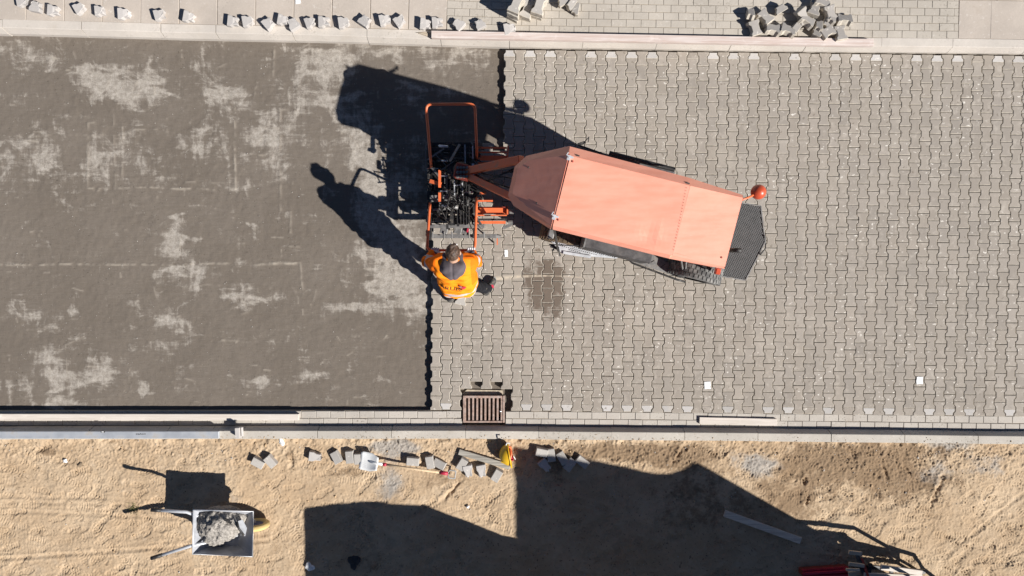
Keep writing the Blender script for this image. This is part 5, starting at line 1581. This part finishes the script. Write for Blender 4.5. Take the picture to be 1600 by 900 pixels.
patch('emblem', [(.0,.0),(.03,.028),(.062,.0),(.03,-.028)], REDP, ec)
patch('emblem', [(-.03,.03),(.0,.052),(.022,.022),(-.004,.002)], simple('grey_red_print', (.34,.16,.15), .8), ec)
patch('emblem', [(-.03,-.03),(-.004,-.008),(.022,-.028),(.0,-.052)], simple('maroon_print', (.16,.03,.02), .8), ec)

# ------------------------------------------------------------------ vehicles that stand just outside the picture and throw the big shadows
NY = -4.30
van = empty('parked_van', (1.0, NY-.8, ZS)); tag(van, 'compact white van parked on the sand below the wheelbarrow', 'van')
vo = Vector(van.location)
prof = [(x-.10, z+.06) for (x, z) in [(-.42,.28),(-.42,2.03),(-.34,2.075),(.05,2.14),(.47,2.185),(1.0,2.185),(1.34,2.14),(1.66,1.50),(2.55,1.22),(2.72,.95),(2.74,.32)]]
m = MB(); n = len(prof)
vs = [(x-vo.x, NY-vo.y, z-ZS) for (x,z) in prof]+[(x-vo.x, NY-1.62-vo.y, z-ZS) for (x,z) in prof]
m.add(vs, [(i,(i+1)%n,n+(i+1)%n,n+i) for i in range(n)]+[tuple(range(n)), tuple(range(2*n-1,n-1,-1))])
bdy = m.build('body', VANW, van, bevel=.03)
for yy in (NY+.004, NY-1.624):
    m = MB(); m.add([(x-vo.x, yy-vo.y, z-ZS) for (x,z) in ((.25,1.31),(.25,2.01),(1.12,2.01),(1.4,1.41),(1.4,1.31))], [(0,1,2,3,4)]); m.build('side_window', GLASS, bdy, solid=.004)
m = MB(); m.add([(1.272-vo.x,NY-.12-vo.y,2.145-ZS),(1.272-vo.x,NY-1.5-vo.y,2.145-ZS),(1.565-vo.x,NY-1.5-vo.y,1.565-ZS),(1.565-vo.x,NY-.12-vo.y,1.565-ZS)], [(0,1,2,3)]); m.build('windscreen', GLASS, bdy, solid=.006)
for xx in (.15, 2.15):
    for yy in (NY-.10, NY-1.52):
        m = MB(); m.lathe([(.12,-.09),(.26,-.095),(.29,-.06),(.29,.06),(.26,.095),(.12,.09)], (xx-vo.x, yy-vo.y, .29), 'y', 24); m.build('wheel', RUBBER, van, smooth=False)
for yy in (NY-.2, NY-1.42):
    m = MB(); m.box((2.72-vo.x, yy-vo.y, .80), (.06,.24,.14)); m.build('headlight', WHITE, van, bevel=.01)

tip = empty('tipper_truck', (4.88, NY-2.6, ZS)); tag(tip, 'tipper truck with a heaped load parked with its tailgate towards the kerb', 'truck')
to = Vector(tip.location)
m = MB()
bxw, bxe = 3.86, 5.90
def tb(x0, x1, y0, y1, z0, z1, mi=0): m.box(((x0+x1)/2-to.x, (y0+y1)/2-to.y, (z0+z1)/2-ZS), (x1-x0, y1-y0, z1-z0), None, mi)
tb(bxw, bxw+.05, NY-4.0, NY, 1.0, 3.36); tb(bxe-.05, bxe, NY-4.0, NY, 1.0, 3.0); tb(bxw+.05, bxe-.05, NY-4.0, NY-3.95, 1.0, 3.3); tb(bxw+.05, bxe-.05, NY-3.95, NY-.05, 1.0, 1.06)
m.build('tipping_body', TIPPER, tip)
m = MB(); tb(bxw+.05, bxe-.05, NY-.05, NY-.003, .45, 2.86); m.build('tailgate', TIPPER, tip)
m = MB(); tb(bxe-.10, bxe-.002, NY-.12, NY-.004, 1.0, 3.08); m.build('corner_post', TIPPER, tip)
m = MB()
ld = [(bxw+.03,3.50),(4.32,3.38),(4.80,3.13),(5.24,2.91),(5.60,3.02),(bxe-.05,3.10)]
n = len(ld); vs = []
for q, yy in enumerate((NY-.06, NY-1.2, NY-2.5, NY-3.9)):
    for (x, z) in ld: vs.append((x-to.x, yy-to.y, z-ZS+(-.03*q if q else 0)+rng.gauss(0,.01)))
for (x, z) in ld: vs.append((x-to.x, NY-.06-to.y, 1.3-ZS))
fs = [(q*n+i, q*n+i+1, (q+1)*n+i+1, (q+1)*n+i) for q in range(3) for i in range(n-1)]+[(4*n+i, 4*n+i+1, i+1, i) for i in range(n-1)]
m.add(vs, fs); o = m.build('load', SOILHEAP, tip)
m = MB(); tb(4.35, 5.40, NY-6.4, NY-.3, .62, .95); m.build('chassis', BLACK, tip)
m = MB(); tb(bxw+.05, bxe-.05, NY-6.3, NY-4.3, .75, 2.75); cb = m.build('cab', VANW, tip, bevel=.06)
m = MB(); tb(bxw+.2, bxe-.2, NY-6.34, NY-6.305, 1.65, 2.5); m.build('windscreen', GLASS, cb)
for xx in (4.08, 5.68):
    for yy in (NY-.85, NY-2.0, NY-5.6):
        m = MB(); m.lathe([(.22,-.14),(.46,-.15),(.5,-.1),(.5,.1),(.46,.15),(.22,.14)], (xx-to.x, yy-to.y, .5), 'x', 28); m.build('wheel', RUBBER, tip)

# ------------------------------------------------------------------ red broom bar and timber by the truck
zg = on_sand(1290,892)
rbz = .20
A, B = W(1254,896,rbz), W(1327,891,rbz)
c = (A+B)/2
bb = empty('road_broom', (c.x, c.y, zg)); tag(bb, 'red bristled broom bar at the shadow edge beside the pale timbers', 'broom')
def bl(p): return p-Vector((c.x, c.y, zg))
m = MB(); m.bar(bl(A), bl(B), .03, .06); m.bar(bl(W(1254,902,rbz)), bl(W(1326,898,rbz)), .035, .03); m.build('beam', REDP, bb)
m = MB(); m.bar(bl(A)-Vector((0,.005,.07)), bl(B)-Vector((0,.005,.07)), .07, .12); m.build('bristles', DARKRED, bb)  # red bristles coloured darker to carry the shadow they lie in
nn_ = 26
for k in range(nn_):
    f = (k+.5)/nn_; p = bl(A+(B-A)*f)
    m = MB(); m.box(p+Vector((0,.025,-.02)), (.012,.03,.05)); m.build('tuft', REDP, bb)
def timber(pa, pb, wd, th, mat, label, name='timber'):
    A, B = Vector(pa), Vector(pb); d = B-A; cc = Vector((A.x, A.y, zg-.01))
    m = MB(); m.bar(A-cc, B-cc, wd, th); o = m.build(name, mat, bevel=.003); o.location = cc
    return tag(o, label, 'timber')
timber(W(1326,863,.30), W(1346,865,.30), .05, .03, WOOD_PALE, 'short pale batten end sticking out of the dark frame') 
timber(W(1326,881,.36), W(1350,884,.36), .045, .03, WOOD_PALE, 'pale batten end beside the red broom bar')
timber(W(1322,890,.40), W(1343,890,.40), .03, .03, WOOD_PALE, 'thin pale batten touching the red broom bar')
timber(W(1376,886,.40), W(1440,895,.34), .065, .03, WOOD_WHITE, 'long pale split timber lying across the dark frame')
timber(W(1350,899,.38), W(1440,902,.34), .07, .03, WOOD_WHITE, 'second pale timber under the long split timber')
timber(W(1326,899,.30), W(1344,896,.30), .09, .03, WOOD_PALE, 'wide pale board end beneath the broom bar')
fr = empty('trestle', W(1385,893,zg)); tag(fr, 'dark steel trestle frame carrying the pale timbers', 'trestle')
fl = Vector(fr.location)
def fb(name, a_, b_, w_, h_=.03, mt=BLACK):
    m = MB(); m.bar(W(*a_)-fl, W(*b_)-fl, w_, h_); return m.build(name, mt, fr)
fb('rail', (1338,884,.34), (1445,893,.30), .05); fb('rail', (1338,905,.34), (1452,908,.30), .05)
fb('strut', (1339,866,.30), (1350,898,.36), .045, .02, MAT_DARK); fb('strut', (1346,872,.3), (1358,905,.42), .03, .02, DARKRED)
fb('strut', (1360,880,.36), (1356,906,.36), .04); fb('strut', (1392,886,.35), (1394,908,.33), .04); fb('strut', (1430,890,.33), (1446,908,.32), .03)
for (px, py) in ((1342,892),(1440,897),(1342,906),(1446,908)):
    a_ = W(px,py,.31); m = MB(); m.bar(a_-fl, Vector((a_.x,a_.y,zg-.01))-fl, .03, .03); m.build('leg', BLACK, fr)
fb('guard_rail', (1385,915,.86), (1478,915,.78), .05); fb('guard_rail', (1385,915,.70), (1440,915,.66), .10, .05); fb('guard_rail', (1478,915,.78), (1490,918,.5), .05); fb('guard_rail', (1440,915,.68), (1444,915,.5), .05)
fb('guard_post', (1385,915,.86), (1385,905,.31), .04); fb('guard_post', (1490,918,.5), (1452,908,.31), .04); fb('guard_post', (1444,915,.5), (1420,907,.31), .04)
fb('guard_rail', (1490,918,.56), (1530,930,.56), .05); fb('guard_post', (1530,930,.56), (1490,918,.3), .04); fb('guard_post', (1490,918,.31), (1480,917,.08), .04)

# ------------------------------------------------------------------ gravel and clods lying on the sand, grit on the bed
def scatter(name, pts, sizes, mat, label):
    base = np.array([(1,0,0),(-1,0,0),(0,1,0),(0,-1,0),(0,0,1),(0,0,-1),(.7,.7,.3),(-.7,.6,.4)])
    hullf = np.array([(4,0,6),(4,6,2),(4,2,7),(4,7,1),(4,1,3),(4,3,0),(5,6,0),(5,2,6),(5,7,2),(5,1,7),(5,3,1),(5,0,3)])
    n_ = len(pts); V_ = np.empty((n_,8,3)); 
    for i in range(n_):
        a_ = nrg.uniform(0,6.28); c_, s2 = math.cos(a_), math.sin(a_)
        b_ = base*nrg.uniform(.65,1.15,(8,1))*np.array((1,nrg.uniform(.6,1),nrg.uniform(.5,.8)))*sizes[i]
        V_[i] = np.stack([b_[:,0]*c_-b_[:,1]*s2, b_[:,0]*s2+b_[:,1]*c_, b_[:,2]], 1)+pts[i]
    F_ = (hullf[None]+8*np.arange(n_)[:,None,None]).reshape(-1,3)
    o = link_mesh(name, V_.reshape(-1,3), F_, mat, None, smooth=False)
    o['kind'] = 'stuff'; o['label'] = label; o['category'] = name
    return o
def sand_pts(n_, fn):
    out = []
    while len(out) < n_:
        px = rng.uniform(-60,1660); py = rng.uniform(688,905)
        if rng.random() < fn(px, py):
            c_ = W(px, py, ZS); out.append((c_.x, c_.y, sand_z(c_.x, c_.y)+.002))
    return np.array(out)
dens = lambda px, py: .10+.75*math.exp(-((py-698)/16)**2)+.6*math.exp(-(((px-1400)/200)**2+((py-740)/50)**2))+.4*math.exp(-(((px-1040)/110)**2+((py-715)/22)**2))
CLOD = simple('dry_clod', (0.40,0.285,0.175), 0.95, 0.1, var=0.25, scale=20)
P_ = sand_pts(700, dens); scatter('clods', P_, np.array([min(.028, .005+rng.expovariate(1/.005)) for _ in P_]), CLOD, 'small brown soil clods strewn over the sand')
P_ = sand_pts(500, dens); scatter('gravel', P_, np.array([min(.02, .004+rng.expovariate(1/.0035)) for _ in P_]), LOOSE, 'small grey gravel strewn over the sand')
P_ = []
for k in range(700):
    px = rng.uniform(5,664); py = 62+px*.022+rng.uniform(8,560); c_ = W(px, py, ZB); P_.append((c_.x, c_.y, ZB+.002))
scatter('grit', np.array(P_), np.array([min(.011, .003+rng.expovariate(1/.002)) for _ in P_]), LOOSE, 'grit lying loose on the screeded bed')
# a dry weed in the sand
wc = W(208,796,ZS); wz = sand_z(wc.x, wc.y)
m = MB()
for k in range(60):
    a_ = rng.uniform(0,6.28); L_ = rng.uniform(.03,.09); b_ = Vector((rng.gauss(0,.035), rng.gauss(0,.03), 0)); t_ = b_+Vector((math.cos(a_)*L_, math.sin(a_)*L_, rng.uniform(.01,.05))); w_ = Vector((-math.sin(a_), math.cos(a_), 0))*.004
    m.add([b_-w_, b_+w_, t_], [(0,1,2)])
o = m.build('weed', simple('weed_leaf', (.16,.15,.06), .8, .2, var=.3)); o.location = (wc.x, wc.y, wz)
tag(o, 'small dry green weed growing in the sand by the wheelbarrow handles', 'weed')

P_ = []
for k in range(420):
    x = rng.uniform(-7,7); d_ = .15-abs(rng.gauss(0,.03)); P_.append((x, KS(x)-d_, ZW+.002))
scatter('sand_crumbs', np.array(P_), np.array([min(.012, .003+rng.expovariate(1/.0025)) for _ in P_]), CLOD, 'sand crumbs spilled over the back edge of the lower kerb')
